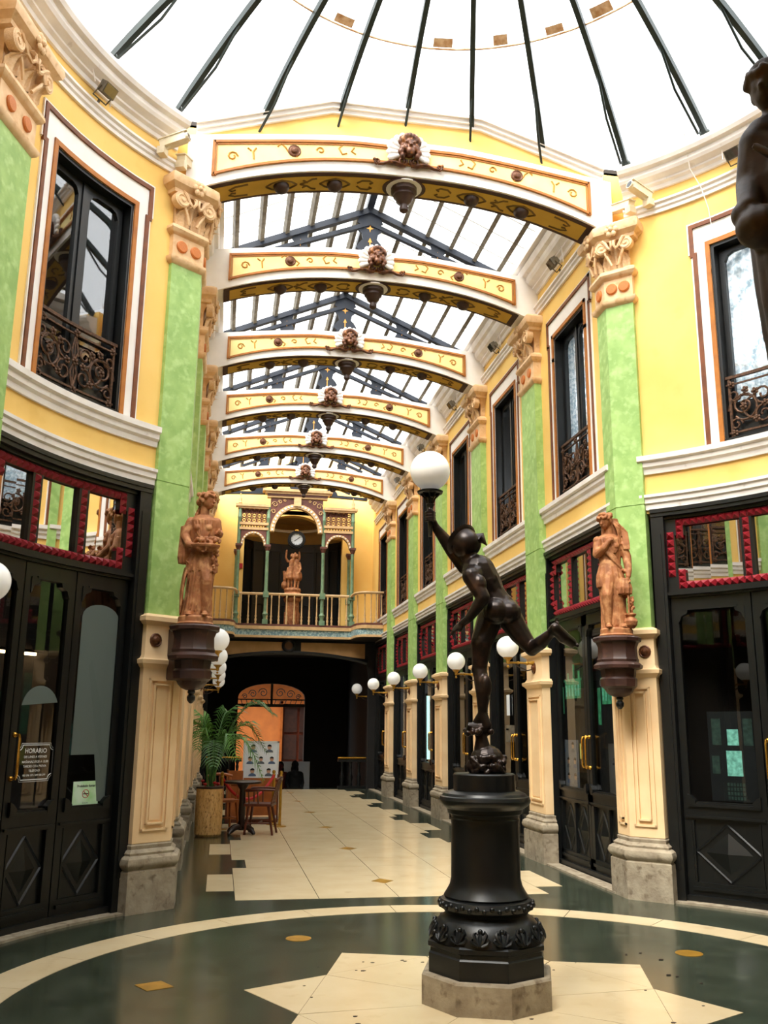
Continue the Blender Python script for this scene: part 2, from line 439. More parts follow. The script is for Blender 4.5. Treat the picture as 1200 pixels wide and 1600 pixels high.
# ------------------------------------------------------------------ walls
def wall_mesh(b, x0, x1, z0, z1, holes, ya, yb, step=None):
    xsx = sorted({x0, x1, *[h[0] for h in holes], *[h[1] for h in holes]})
    zsx = sorted({z0, z1, *[h[2] for h in holes], *[h[3] for h in holes]})
    for i in range(len(xsx)-1):
        cxm = (xsx[i]+xsx[i+1])/2
        runs = []; cur = None
        for j in range(len(zsx)-1):
            zm = (zsx[j]+zsx[j+1])/2
            inside = any(h[0] < cxm < h[1] and h[2] < zm < h[3] for h in holes)
            if inside: cur = None
            elif cur is None: cur = [zsx[j], zsx[j+1]]; runs.append(cur)
            else: cur[1] = zsx[j+1]
        nx = 1 if not step else max(1, int((xsx[i+1]-xsx[i])/step+.5))
        for r in runs: b.box(xsx[i], xsx[i+1], ya, yb, r[0], r[1], nx)
WX, WZ0, WZ1 = 0.53, 4.48, 6.68
def wroot(name, loc, rz): return empty(name, loc, rz, kind='structure')
def local_wall(name, mt, loc, rz, Rc, x0, x1, z0, z1, holes, ya=-.32, yb=0.0):
    b = B(bend(Rc)); wall_mesh(b, x0, x1, z0, z1, holes, ya, yb, .15 if Rc else None)
    o = b.build(name, mt, None); o.location = loc; o.rotation_euler = (0, 0, rz); tag(o, kind='structure'); return o
RIGHT_TH = [62.0, 105.5, 148.0]
LEFT_TH = [-55.4, -91.5]
wins_r = [(-WX+y, WX+y, WZ0, WZ1) for y in YB]
local_wall('wall_right', 'yellow', (XR, 0, 0), PI/2, None, 9.1, YEND, 3.84, 8.0, wins_r)
local_wall('wall_left', 'yellow', (XL, 0, 0), -PI/2, None, -YEND, -9.1, 3.84, 8.0, [(-WX-y, WX-y, WZ0, WZ1) for y in YB])
def th_x(th, th0): return -(R_(th)-R_(th0))*RW
loc, rz = rot_root(62)
local_wall('wall_rotunda_right', 'yellow', loc, rz, RW, th_x(172, 62), th_x(40.2, 62), 3.84, 8.0, [(th_x(t, 62)-WX, th_x(t, 62)+WX, WZ0, WZ1) for t in RIGHT_TH])
loc, rz = rot_root(-55.4)
local_wall('wall_rotunda_left', 'yellow', loc, rz, RW, th_x(-40.2, -55.4), th_x(-113, -55.4), 3.84, 8.0, [(th_x(t, -55.4)-WX, th_x(t, -55.4)+WX, WZ0, WZ1) for t in LEFT_TH])
# rooms behind: back walls, floors between storeys, roof slabs (all dark, seen through the glass)
def dark(name, fn, mt='interior'):
    b = B(); fn(b); o = b.build(name, mt); tag(o, kind='structure'); return o
def ringslab(b, r0, r1, t0, t1, z0, z1, n=30):
    ts = [t0+(t1-t0)*i/n for i in range(n+1)]
    b.prism([(CX+r0*math.sin(R_(t)), CY+r0*math.cos(R_(t))) for t in ts]+[(CX+r1*math.sin(R_(t)), CY+r1*math.cos(R_(t))) for t in ts[::-1]], z0, z1, 'z')
dark('wall_shops_right', lambda b: b.box(XR+2.2, XR+2.4, 8.0, YEND+3, -.2, 8.2))
dark('wall_shops_left', lambda b: b.box(XL-2.4, XL-2.2, 8.0, YEND+3, -.2, 8.2))
dark('wall_shops_rotunda_right', lambda b: ringslab(b, RW+2.0, RW+2.2, 38, 176, -.2, 8.2))
dark('wall_shops_rotunda_left', lambda b: ringslab(b, RW+2.0, RW+2.2, -116, -38, -.2, 8.2))
dark('ceiling_shops_right', lambda b: b.box(XR+.1, XR+2.4, 9.35, YEND+3, 3.86, 4.2))
dark('ceiling_shops_left', lambda b: b.box(XL-2.4, XL-.1, 9.35, YEND+3, 3.86, 4.2))
dark('ceiling_shops_rotunda_right', lambda b: ringslab(b, RW+.1, RW+2.2, 40, 176, 3.86, 4.2))
dark('ceiling_shops_rotunda_left', lambda b: ringslab(b, RW+.1, RW+2.2, -116, -40, 3.86, 4.2))
dark('ceiling_rooms_right', lambda b: b.box(XR-.02, XR+2.4, 9.2, YEND+3, 7.95, 8.15))
dark('ceiling_rooms_left', lambda b: b.box(XL-2.4, XL+.02, 9.2, YEND+3, 7.95, 8.15))
dark('ceiling_rooms_rotunda_right', lambda b: ringslab(b, RW+.02, RW+2.2, 42, 176, 7.80, 7.93))
dark('ceiling_rooms_rotunda_left', lambda b: ringslab(b, RW+.02, RW+2.2, -116, -42, 7.80, 7.93))
for yy in (9.25,):
    dark('wall_partition_right', lambda b: b.box(XR+.30, XR+2.3, yy, yy+.1, 0, 8))
    dark('wall_partition_left', lambda b: b.box(XL-2.3, XL-.30, yy, yy+.1, 0, 8))
# the near arm, where the photographer stands
def plain(name, fn, mt='yellow'):
    b = B(); fn(b); o = b.build(name, mt); tag(o, kind='structure'); return o
plain('wall_near_left', lambda b: b.box(-2.2, -1.9, -5.0, 4.5, 0, 8.1))
plain('wall_near_right', lambda b: b.box(2.42, 2.7, -5.0, 2.12, 0, 8.1))
plain('wall_near_back', lambda b: b.box(-2.2, 2.7, -5.2, -4.9, 0, 8.1))
plain('ceiling_near', lambda b: b.box(-2.4, 2.9, -5.2, 2.0, 8.0, 8.2), 'white')

# ------------------------------------------------------------------ string courses and cornices
P_BAND = [(-.02, 3.87), (.025, 3.87), (.025, 3.925), (.045, 3.94), (.045, 3.985), (.065, 4.0), (.065, 4.03), (-.02, 4.045)]
P_SILL = [(-.02, 4.26), (.025, 4.26), (.03, 4.31), (.055, 4.335), (.055, 4.385), (.085, 4.40), (.085, 4.455), (-.02, 4.475)]
P_ARCH = [(-.02, 7.27), (.03, 7.27), (.03, 7.31), (.05, 7.325), (.05, 7.36), (.075, 7.375), (.075, 7.40), (-.02, 7.42)]
P_CORN = [(-.02, 7.60), (.03, 7.60), (.04, 7.65), (.08, 7.67), (.08, 7.70), (.15, 7.74), (.17, 7.78), (.17, 7.84), (.22, 7.86), (.24, 7.91), (.24, 7.96), (-.02, 8.02)]
TRIM = [0]
def trim(prof, loc, rz, Rc, x0, x1, mt='white_trim'):
    TRIM[0] += 1
    b = B(bend(Rc)); b.sweepx(prof, x0, x1, max(1, int(abs(x1-x0)/.12)) if Rc else 1)
    o = b.build('trim_%d' % TRIM[0], mt, None, smooth=25); o.location = loc; o.rotation_euler = (0, 0, rz); tag(o, kind='structure'); return o
for prof in (P_BAND, P_SILL, P_ARCH, P_CORN):
    trim(prof, (XR, 0, 0), PI/2, None, 9.2, YEND)
    trim(prof, (XL, 0, 0), -PI/2, None, -YEND, -9.2)
    pr = prof
    if prof is P_CORN: pr = [(y, 7.56+(z-7.60)*.80) for y, z in prof]
    loc, rz = rot_root(62); trim(pr, loc, rz, RW, th_x(172, 62), th_x(40.5, 62))
    loc, rz = rot_root(-55.4); trim(pr, loc, rz, RW, th_x(-40.5, -55.4), th_x(-113, -55.4))

# ------------------------------------------------------------------ pilasters
leafb = B()
def leaf_fn(u, v):
    x = (u-.5)*2; w = .5*(math.sin(PI*min(1, .18+v*.9))**.6)*(0.82+.18*abs(math.sin(v*PI*3.5)))
    y = .012+.09*v**2.2+(.05*(v-.75)*4 if v > .75 else 0)-.03*x*x+.018*math.cos(x*PI*2)
    z = v if v < .8 else .8+.2*math.sin((v-.8)/.2*PI*.8)*.55
    return (x*w, y, z)
leafb.grid(leaf_fn, 8, 10); LEAF = leafb.mesh('acanthus_leaf', 'capital', 60)
vb = B(); sp_ = spiral(0, 0, 1.0, 1.6, PI/2, 26, -1, .2)
vb.tube([(x, .0, z) for x, z in sp_], [.17-.07*i/26 for i in range(27)], 6); vb.tube([(0, -.3, 0), (0, .12, 0)], .22, 8)
vb.lathe([(0.0, 0), (.95, 0), (.95, .06), (0, .06)], (0, 0, 0), 16); 
vb.v = vb.v
VOL = None
def volute_mesh():
    b = B(); b.tube([(x, .05, z) for x, z in sp_], [.17-.06*i/26 for i in range(27)], 6)
    b.tf = Matrix.Rotation(PI/2, 4, 'X'); b.lathe([(0, -.10), (.95, -.10), (.95, .6), (0, .6)], (0, 0, 0), 16); b.lathe([(0, -.22), (.2, -.2), (.2, 0), (0, 0)], (0, 0, 0), 10); b.tf = None
    return b.mesh('volute', 'capital', 40)
VOL = volute_mesh()
fb = B()
for k in range(6):
    a = 2*PI*k/6; fb.sphere((.55*math.cos(a), 0, .55*math.sin(a)), .38, 8, 6, (1, .6, 1))
fb.sphere((0, .15, 0), .3, 8, 6); FLOWER = fb.mesh('flower', 'capital', 50)
rb = B(); rb.tf = Matrix.Rotation(-PI/2, 4, 'X')
rb.lathe([(1.0, 0), (1.0, .12), (.85, .22), (.75, .16), (.6, .2), (.35, .5), (0, .58)], (0, 0, 0), 14); ROSE = rb.mesh('rosette', 'bronze_brown', 35)
db = B(); db.tf = Matrix.Rotation(-PI/2, 4, 'X'); db.lathe([(1.0, 0), (1.0, .25), (.85, .4), (0, .42)], (0, 0, 0), 16); DISC = db.mesh('disc', 'disc_orange', 35)
def pilaster(root, poly, faces, corner=False):
    """poly: plan polyline relative to root; faces: indices of segments that carry ornament"""
    def part(name, prof, mt, sm=30):
        b = B(); plan_sweep(b, poly, prof); return b.build(name, mt, root, smooth=sm)
    part('stone_base', [(.09, 0), (.09, .345), (.075, .36), (.085, .37), (.105, .395), (.11, .42), (.10, .455), (.075, .475), (.06, .48), (.065, .50), (.05, .515), (.03, .53), (.035, .56), (.02, .575)], 'stone')
    part('shaft_panel', [(.015, .57), (.025, .58), (.025, 2.13)], 'beige')
    part('console_block', [(.025, 2.12), (.05, 2.15), (.07, 2.165), (.075, 2.20), (.04, 2.215), (.02, 2.25), (.02, 2.52), (.04, 2.535), (.06, 2.55), (.075, 2.56), (.075, 2.60), (.03, 2.62), (.02, 2.63)], 'beige')
    part('green_shaft', [(0, 2.62), (0, 3.922)], 'green'); part('green_shaft', [(-.006, 3.90), (-.006, 3.935), (0, 3.935), (0, 6.27)], 'green')
    cap = part('capital', [(0, 6.25), (.03, 6.27), (.045, 6.30), (.045, 6.325), (.01, 6.34), (.01, 6.575), (.03, 6.59), (.045, 6.60), (.06, 6.63), (.055, 6.665), (.02, 6.69), (-.02, 6.72), (-.02, 6.92), (.03, 7.01), (.075, 7.02), (.08, 7.06), (.09, 7.065), (.105, 7.08), (.135, 7.10), (.15, 7.15), (.14, 7.2), (.1, 7.235), (-.02, 7.24)], 'capital')
    for s in faces:
        p0 = Vector(poly[s]); p1 = Vector(poly[s+1]); L = (p1-p0).length; d = (p1-p0)/L; n = Vector((-d.y, d.x))
        # local face frame: x along d, y out n ; rotation angle
        ang = math.atan2(d.y, d.x)
        def at(u, out, z): q = p0+d*(u*L)+n*out; return (q.x, q.y, z)
        mid = p0+d*(L/2)
        b = B(); b.tf = Matrix.Translation((mid.x, mid.y, 0)) @ Matrix.Rotation(ang, 4, 'Z')
        hw = L/2-.055
        for (h, za, zb, t, yy) in ((hw, .68, 2.03, .02, .016), (hw-.045, .735, 1.985, .016, .026)):
            for sgn in (-1, 1): b.box(sgn*h-t/2, sgn*h+t/2, .025, .025+yy, za, zb)
            b.box(-h-t/2, h+t/2, .025, .025+yy, za, za+t); b.box(-h-t/2, h+t/2, .025, .025+yy, zb-t, zb)
            b.build('panel_moulding', 'beige', root); b.v = []; b.f = []
        if hw > .12: b.box(-hw+.075, hw-.075, .02, .032, .77, 1.95); b.build('raised_panel', 'beige', root)
        if not corner: inst(ROSE, 'rosette', root, at(.5, .02, 2.385), (0, 0, ang), (.075, .07, .075))
        elif corner*s in (1, -2): inst(ROSE, 'rosette', root, at(.24 if corner > 0 else .76, .02, 2.385), (0, 0, ang), (.065, .07, .065))
        nd = 2 if L > .3 else 1
        for k in range(nd):
            inst(DISC, 'disc', cap, at((k+.5)/nd if nd == 1 else .27+.46*k, .01, 6.46), (0, 0, ang), (.065, .06, .065))
        nl = 3 if L > .45 else 2
        for k in range(nl): inst(LEAF, 'acanthus_leaf', cap, at((k+.5)/nl, .0, 6.69), (0, 0, ang), (L/nl*1.1, 1.0, .20))
        for k in range(nl-1): inst(LEAF, 'acanthus_leaf', cap, at((k+1)/nl, -.005, 6.74), (0, 0, ang), (L/nl*1.0, .95, .27))
        rv = min(.095, L*.25)
        inst(VOL, 'volute', cap, at(.05, .085, 6.95), (0, 0, ang), (rv, rv*1.2, rv)); inst(VOL, 'volute', cap, at(.95, .085, 6.95), (0, 0, ang), (-rv, rv*1.2, rv))
        b = B(); b.tf = Matrix.Translation((mid.x, mid.y, 0)) @ Matrix.Rotation(ang, 4, 'Z')
        for sg in (-1, 1):
            b.tube([(sg*x*L, y, z) for x, y, z in ((.40, .10, 7.03), (.30, .10, 6.99), (.2, .10, 6.93), (.1, .11, 6.90), (.04, .12, 6.94), (.06, .12, 6.99), (.1, .12, 6.98))], .019, 6)
            b.tube([(sg*x*L, y, z) for x, y, z in ((.36, .08, 6.90), (.28, .08, 6.84), (.2, .07, 6.78), (.13, .06, 6.72))], .016, 6)
        b.build('tendril', 'capital', cap, smooth=50)
        inst(FLOWER, 'flower', cap, at(.5, .145, 7.12), (0, 0, ang), (.09, .10, .10))
    return root
sidew = lambda x: 'right' if x > XC else 'left'
ORD = ['first', 'second', 'third', 'fourth', 'fifth', 'sixth']
pr0 = empty('pilaster', (XR, YP[0], 0), PI/2)
pilaster(pr0, [(-.285, 0.0), (-.285, .10), (.285, .10), (.285, 0.0)], [1])
for i, y in enumerate(YP):
    for side in (1, -1):
        r = pr0 if (i == 0 and side == 1) else copy_tree(pr0)
        r.location = (XR if side > 0 else XL, y, 0); r.rotation_euler = (0, 0, side*PI/2)
        tag(r, '%s green and beige pilaster along the %s wall of the passage beyond the statue corner' % (ORD[i], 'right' if side > 0 else 'left'), 'pilaster', 'passage pilasters')
def corner(side):
    if side > 0: w = [(4.40, 8.93), (4.31, 8.83), (4.085, 9.05), (4.085, 9.30), (4.2, 9.30)]
    else: w = [(-.60, 9.38), (-.42, 9.38), (-.42, 9.11), (-.715, 8.885), (-.80, 8.98)]
    o = Vector((XC+side*2.3, 9.1))
    root = empty('pilaster', (o.x, o.y, 0), 0, 'corner pilaster behind the %s draped statue, where rotunda meets passage' % ('right' if side > 0 else 'left'), 'pilaster', 'rotunda corner pilasters')
    poly = [(p[0]-o.x, p[1]-o.y) for p in w]
    pilaster(root, poly, [1, 2], side)
corner(1); corner(-1)
def rot_pil(th, label):
    loc, rz = rot_root(th); r = copy_tree(pr0); r.location = loc; r.rotation_euler = (0, 0, rz); tag(r, label, 'pilaster', 'rotunda pilasters'); return r
rot_pil(-74.0, 'green pilaster with carved capital cut by the left edge of the picture')
rot_pil(84, 'green rotunda pilaster just beyond the right edge of the picture'); rot_pil(127, 'green rotunda pilaster midway round the right curved wall')
rot_pil(169, 'rotunda pilaster behind the dark statue at the right edge')
rot_pil(-109, 'rotunda pilaster round the left curved wall beside the photographer')

# ------------------------------------------------------------------ upper windows
rosb = B(); rosb.tf = Matrix.Rotation(-PI/2, 4, 'X')
for k in range(5):
    a = 2*PI*k/5; rosb.sphere((.6*math.cos(a), .6*math.sin(a), .1), .42, 6, 4, (1, 1, .5))
rosb.sphere((0, 0, .35), .35, 6, 5); GROSE = rosb.mesh('rosette', 'rust_iron', 50)
def window(root, Rc, curtain=None):
    W = bend(Rc); nx = 6 if Rc else 1
    def bars(name, mt, lst, par=root, sm=None):
        b = B(W)
        for q in lst: b.box(*q[:6], nx if (q[1]-q[0]) > .2 else 1)
        return b.build(name, mt, par)
    a, zt, ear = .725, 6.985, .03
    def outline(a, t, zb, zt, ear, y0, y1, ez=.36):
        L = []
        for s in (-1, 1):
            def bx(x0, x1, z0, z1): L.append((min(s*x0, s*x1), max(s*x0, s*x1), y0, y1, z0, z1))
            bx(a-t, a, zb, zt-ez); bx(a+ear-t, a+ear, zt-ez, zt); bx(a-t, a+ear, zt-ez-t*.5, zt-ez+t*.5)
        L.append((-a-ear, a+ear, y0, y1, zt-t, zt)); return L
    bars('white_surround', 'white', [(-a, -WX, 0, .012, 4.475, zt), (WX, a, 0, .012, 4.475, zt), (-WX, WX, 0, .012, WZ1, zt), (-a-ear, -a, 0, .012, zt-.36, zt), (a, a+ear, 0, .012, zt-.36, zt)]+outline(a+.016, .016, 4.475, zt+.018, ear, 0, .02))
    bars('brown_moulding', 'brown_line', outline(a-.004, .045, 4.475, zt-.004, ear, .008, .03))
    bars('orange_moulding', 'orange_line', outline(WX+.05, .05, 4.475, WZ1+.05, .0, .008, .028))
    bars('window_box', 'black_paint', [(-WX-.02, -WX+.03, -.31, .005, WZ0, WZ1), (WX-.035, WX+.02, -.31, .005, WZ0, WZ1), (-WX, WX, -.31, .005, WZ1-.035, WZ1+.02), (-WX, WX, -.31, .02, WZ0-.02, WZ0+.02)])
    for s in (-1, 1):
        xa, xb = (.02, WX-.04) if s > 0 else (-WX+.04, -.02)
        cs = bars('casement', 'black_paint', [(xa, xa+.055, -.15, -.10, WZ0+.02, WZ1-.03), (xb-.055, xb, -.15, -.10, WZ0+.02, WZ1-.03), (xa, xb, -.15, -.10, WZ0+.02, WZ0+.42), (xa, xb, -.15, -.10, WZ1-.10, WZ1-.03), (xa+.1, xb-.1, -.10, -.085, WZ0+.1, WZ0+.36)])
        b = B(W); 
        for (x, sg) in ((xa+.055, 1), (xb-.055, -1)):
            b.prism([(x, WZ1-.10), (x+sg*.09, WZ1-.10), (x+sg*.03, WZ1-.125), (x, WZ1-.19)], -.15, -.10, 'y')
        b.build('corner_piece', 'black_paint', cs)
        b = B(W); b.box(xa+.045, xb-.045, -.13, -.124, WZ0+.41, WZ1-.09); b.build('pane', 'glass_window', cs)
    bars('central_post', 'black_paint', [(-.03, .03, -.15, -.085, WZ0+.02, WZ1-.04)])
    if curtain:
        for j, (s, mt) in enumerate(((-1, curtain), (1, curtain))):
            xa, xb = (.05, WX-.06) if s > 0 else (-WX+.06, -.05)
            b = B(W); b.grid(lambda u, v: (xa+(xb-xa)*u, -.175+.018*math.sin(u*26+v*2), WZ0+.05+(WZ1-WZ0-.1)*v), 40, 6)
            b.build('curtain', mt, root, smooth=80)
    # iron guard
    gx = WX-.035; z0 = 4.52; z1 = 5.17
    g = B(W); g.box(-gx, gx, -.06, -.025, z1-.03, z1, nx); g.box(-gx, gx, -.05, -.03, z1-.10, z1-.085, nx); g.box(-gx, gx, -.05, -.03, z0+.03, z0+.05, nx); 
    for s in (-1, 1): g.box(s*(gx-.03)-.012, s*(gx-.03)+.012, -.055, -.03, z0-.03, z1-.02)
    guard = g.build('iron_guard', 'rust_iron', root)
    s_ = B(W)
    def T(pts, r=.0125): s_.tube([(x, -.042, z) for x, z in pts], r, 5)
    zm = (z0+z1)/2-.03
    for s in (-1, 1):
        T([(s*x, z) for x, z in spiral(.125, zm+.09, .10, 1.3, -PI/2, 14, 1, .25)]); T([(s*x, z) for x, z in spiral(.125, zm-.12, .10, 1.3, PI/2, 14, -1, .25)])
        T([(s*x, z) for x, z in spiral(.33, zm+.02, .13, 1.4, PI, 16, -1, .25)]); T([(s*x, z) for x, z in spiral(.33, zm-.02, .16, .9, 0, 14, 1, .7)])
        T([(s*x, z) for x, z in spiral(.42, zm+.14, .07, 1.2, PI, 10, 1, .3)]); T([(s*x, z) for x, z in spiral(.42, zm-.17, .07, 1.2, PI, 10, -1, .3)])
        T([(s*x, z) for x, z in spiral(.22, zm-.02, .12, .5, -PI/2, 8, 1, .9)]); T([(0, z0+.04), (s*.04, zm-.1), (0, zm), (s*.04, zm+.1), (0, z1-.09)])
    T([(0, z0-.02), (0, z1-.02)], .008)
    s_.build('scrollwork', 'rust_iron', guard, smooth=60)
    for x, z in ((0, z1-.08), (0, zm), (0, z0+.03), (-.2, zm+.13), (.2, zm+.13), (-.2, zm-.16), (.2, zm-.16), (-.33, zm), (.33, zm), (-.44, z1-.1), (.44, z1-.1), (-.44, z0+.03), (.44, z0+.03), (-.1, zm-.02), (.1, zm-.02), (-.3, zm+.17), (.3, zm+.17)):
        p, a_ = bend_at(Rc, x, -.03, z); inst(GROSE, 'rosette', guard, p, (0, 0, a_), (.042, .04, .042))
    return root
WN = [0]
def new_window(loc, rz, Rc=None, curtain=None, src=None, label=None):
    WN[0] += 1
    r = copy_tree(src) if src else empty('window_%d' % WN[0])
    r.name = 'window_%d' % WN[0]; r.location = loc; r.rotation_euler = (0, 0, rz)
    tag(r, kind='structure', label=label)
    if not src: window(r, Rc, curtain)
    return r
wl = None
loc, rz = rot_root(-55.4); wl = new_window(loc, rz, RW, None, None, 'tall dark casement window with iron guard in the left curved wall')
loc, rz = rot_root(62); wr = new_window(loc, rz, RW, 'curtain', None, 'tall window with white lace curtains in the right curved wall')
loc, rz = rot_root(105.5); new_window(loc, rz, src=wr, label='curtained window further round the right curved wall')
loc, rz = rot_root(148); new_window(loc, rz, src=wr, label='curtained window of the right curved wall nearest the photographer')
loc, rz = rot_root(-91.5); new_window(loc, rz, src=wl, label='second window of the left curved wall, outside the picture')
w0 = new_window((XR, YB[0], 0), PI/2, None, 'curtain', None, 'first upper window of the right passage wall, grey lace curtain')
w1 = new_window((XR, YB[1], 0), PI/2, None, None, None, 'second upper window of the right passage wall, dark')
for i in range(2, 6): new_window((XR, YB[i], 0), PI/2, src=w1, label='%s upper window of the right passage wall, dark' % ORD[i])
for i in range(6): new_window((XL, YB[i], 0), -PI/2, src=w1, label='%s upper window of the left passage wall, seen edge on' % ORD[i])
# ------------------------------------------------------------------ shopfronts
stb = B(); stb.pyramid(0, 0, 1, 0, 1.15); stb.v = [(x, y, z) for x, y, z in stb.v]; STUD = stb.mesh('red_stud', 'red')
def shopfront(root, Wd, Rc, npan, single_studs, diam, handles=True):
    W = bend(Rc); hw = Wd/2
    def nxx(x0, x1): return max(1, int(abs(x1-x0)/.15)) if Rc else 1
    def bars(name, mt, lst, par=root):
        b = B(W)
        for q in lst: b.box(*q, nxx(q[0], q[1]))
        return b.build(name, mt, par)
    jw = .13 if npan > 2 else .075
    bars('frame', 'black_paint', [(-hw, -hw+jw, -.14, .02, 0, 3.87), (hw-jw, hw, -.14, .02, 0, 3.87), (-hw+jw, hw-jw, -.14, -.02, 3.76, 3.87), (-hw, hw, -.06, .045, 3.83, 3.87), (-hw, hw, -.06, .03, 3.79, 3.83),
        (-hw+jw, hw-jw, -.14, -.03, 2.93, 3.02), (-hw+jw, hw-jw, -.14, .005, 2.955, 2.985), (-hw+jw, hw-jw, -.14, -.02, 0, .07), (-hw+.03, -hw+jw-.03, .02, .03, .3, 3.6), (hw-jw+.03, hw-.03, .02, .03, .3, 3.6)])
    # transom lights framed by red studs
    a = hw-jw-.045; zt, zb = 3.715, 3.055; sp = .074; ex, ez = .1, .13
    pw = (2*a)/3
    mulls = [-a+pw, a-pw]
    bars('transom_board', 'black_paint', [(-a-.05, -a+.045, -.10, -.045, 3.0, 3.78), (a-.045, a+.05, -.10, -.045, 3.0, 3.78), (-a, a, -.10, -.045, zt-.03, 3.78), (-a, a, -.10, -.045, 3.0, zb+.03)]
        + [(m-.06, m+.06, -.10, -.04, zb, zt) for m in mulls]
        + [(s*(a-.07)-.07, s*(a-.07)+.07, -.10, -.045, z-.09, z+.09) for s in (-1, 1) for z in (zt-.04, zb+.04)])
    edges = [-a+.03]+mulls+[a-.03]
    for k in range(3): bars('transom_pane', 'glass_transom', [(edges[k]+(.05 if k else 0), edges[k+1]-(.05 if k < 2 else 0), -.085, -.078, zb+.02, zt-.02)])
    path = [(-a+ex, zt), (a-ex, zt), (a-ex, zt-ez), (a, zt-ez), (a, zb+ez), (a-ex, zb+ez), (a-ex, zb), (-a+ex, zb), (-a+ex, zb+ez), (-a, zb+ez), (-a, zt-ez), (-a+ex, zt-ez), (-a+ex, zt)]
    pos = []
    for (p, q) in zip(path[:-1], path[1:]):
        L = math.hypot(q[0]-p[0], q[1]-p[1]); n = max(1, round(L/sp))
        for i in range(n): pos.append((p[0]+(q[0]-p[0])*i/n, p[1]+(q[1]-p[1])*i/n))
    for m in mulls:
        n = round((zt-zb)/sp)
        for i in range(1, n): pos.append((m, zb+(zt-zb)*i/n))
    if single_studs:
        for x, z in pos:
            p, ang = bend_at(Rc, x, -.043, z); inst(STUD, 'red_stud', root, p, (0, 0, ang), (sp*.5, .036, sp*.5))
    else:
        b = B(W)
        for x, z in pos: b.pyramid(x, z, sp*.5, -.043, 0.0)
        o = b.build('red_stud_border', 'red', root); o['kind'] = 'stuff'
    # door leaves
    x0, x1 = -hw+jw, hw-jw; lw = (x1-x0)/npan; st = .07
    for k in range(npan):
        xa, xb = x0+lw*k+.006, x0+lw*(k+1)-.006
        lf = bars('door_leaf', 'dark_door', [(xa, xa+st, -.12, -.06, .07, 2.93), (xb-st, xb, -.12, -.06, .07, 2.93), (xa, xb, -.12, -.06, .07, .19), (xa, xb, -.12, -.06, .76, .93), (xa, xb, -.12, -.06, 2.80, 2.93), (xa+st, xb-st, -.115, -.09, .15, .8)])
        def piece(name, fn):
            md = B(W); fn(md); md.build(name, 'dark_door', lf)
        m_ = lambda q: piece('moulding_bar', lambda md: md.box(*q, nxx(q[0], q[1])))
        m_((xa+st-.02, xb-st+.02, -.07, -.035, .885, .915)); m_((xa+st-.02, xb-st+.02, -.07, -.04, .12, .15)); m_((xa+.02, xb-.02, -.07, -.04, .78, .80))
        for (x, sg) in ((xa+st, 1), (xb-st, -1)):
            piece('corner_scroll', lambda md: md.prism([(x-sg*.02, .90), (x+sg*.05, .90), (x+sg*.055, .945), (x+sg*.015, .985), (x-sg*.02, 1.0)], -.09, -.03, 'y'))
            piece('corner_scroll', lambda md: md.prism([(x-sg*.005, 2.81), (x+sg*.10, 2.81), (x+sg*.085, 2.765), (x+sg*.03, 2.74), (x+sg*.01, 2.69), (x-sg*.005, 2.67)], -.115, -.05, 'y'))
        m_((xa+st+.06, xb-st-.06, -.07, -.045, 2.80, 2.82))
        dn = diam
        dw = (xb-xa-2*st)/dn
        for j in range(dn):
            da, dbb = xa+st+dw*j+.025, xa+st+dw*(j+1)-.025; zc = .465; hz = .26; cxm = (da+dbb)/2; hx = (dbb-da)/2
            md = B(W)
            for (pa, pb) in (((cxm-hx, zc), (cxm, zc+hz)), ((cxm, zc+hz), (cxm+hx, zc)), ((cxm+hx, zc), (cxm, zc-hz)), ((cxm, zc-hz), (cxm-hx, zc))):
                md.tube([(pa[0], -.088, pa[1]), (pb[0], -.088, pb[1])], .012, 4)
            md.build('diamond_frame', 'dark_door', lf); md = B(W)
            md.add([(cxm-hx*.75, -.092, zc), (cxm, -.092, zc+hz*.75), (cxm+hx*.75, -.092, zc), (cxm, -.092, zc-hz*.75), (cxm, -.045, zc)], [(0, 1, 4), (1, 2, 4), (2, 3, 4), (3, 0, 4), (3, 2, 1, 0)])
            md.build('diamond_point', 'dark_door', lf)
            for s in (-1, 1): m_((cxm+s*(hx+.012)-.008, cxm+s*(hx+.012)+.008, -.095, -.055, .19, .755))
        bars('pane', 'glass_shop', [(xa+st-.01, xb-st+.01, -.094, -.088, .92, 2.81)], lf)
        if handles and (k == npan//2 or (npan == 2)):
            hx_ = (xb-.045 if npan == 3 else xa+.045) if (k == npan//2) else xb-.045
            hb = B(W); hb.tube([(hx_, -.06, 1.18), (hx_, -.01, 1.18), (hx_, .0, 1.21), (hx_, .0, 1.49), (hx_, -.01, 1.52), (hx_, -.06, 1.52)], .011, 6)
            hb.sphere((hx_, -.055, 1.18), .024, 8, 6); hb.sphere((hx_, -.055, 1.52), .024, 8, 6)
            hb.build('handle', 'gold', lf, smooth=50)
    return root
def rot_shop(th, Wd, single, label, src=None, npan=3):
    loc, rz = rot_root(th)
    if src: r = copy_tree(src); r.location = loc; r.rotation_euler = (0, 0, rz)
    else: r = empty('shopfront', loc, rz); shopfront(r, Wd, RW, npan, single, 1)
    tag(r, label, 'shopfront', 'rotunda shopfronts'); return r
shL = rot_shop(-55.6, 2.02, True, 'black curved shopfront with opening hours lettered on glass, left of rotunda')
shR = rot_shop(61.6, 2.68, True, 'black curved shopfront with red studded transom at the right edge')
rot_shop(105.5, 2.68, True, 'black curved shopfront further round the right rotunda wall, out of the picture', shR)
rot_shop(148, 2.68, True, 'black curved shopfront of the right rotunda wall nearest the photographer', shR)
rot_shop(-91.5, 2.02, True, 'second black curved shopfront of the left rotunda wall, out of the picture', shL)
s0 = empty('shopfront', (XR, YB[0]+.06, 0), PI/2, 'first right passage shopfront, green night picture and face poster behind its glass', 'shopfront', 'passage shopfronts')
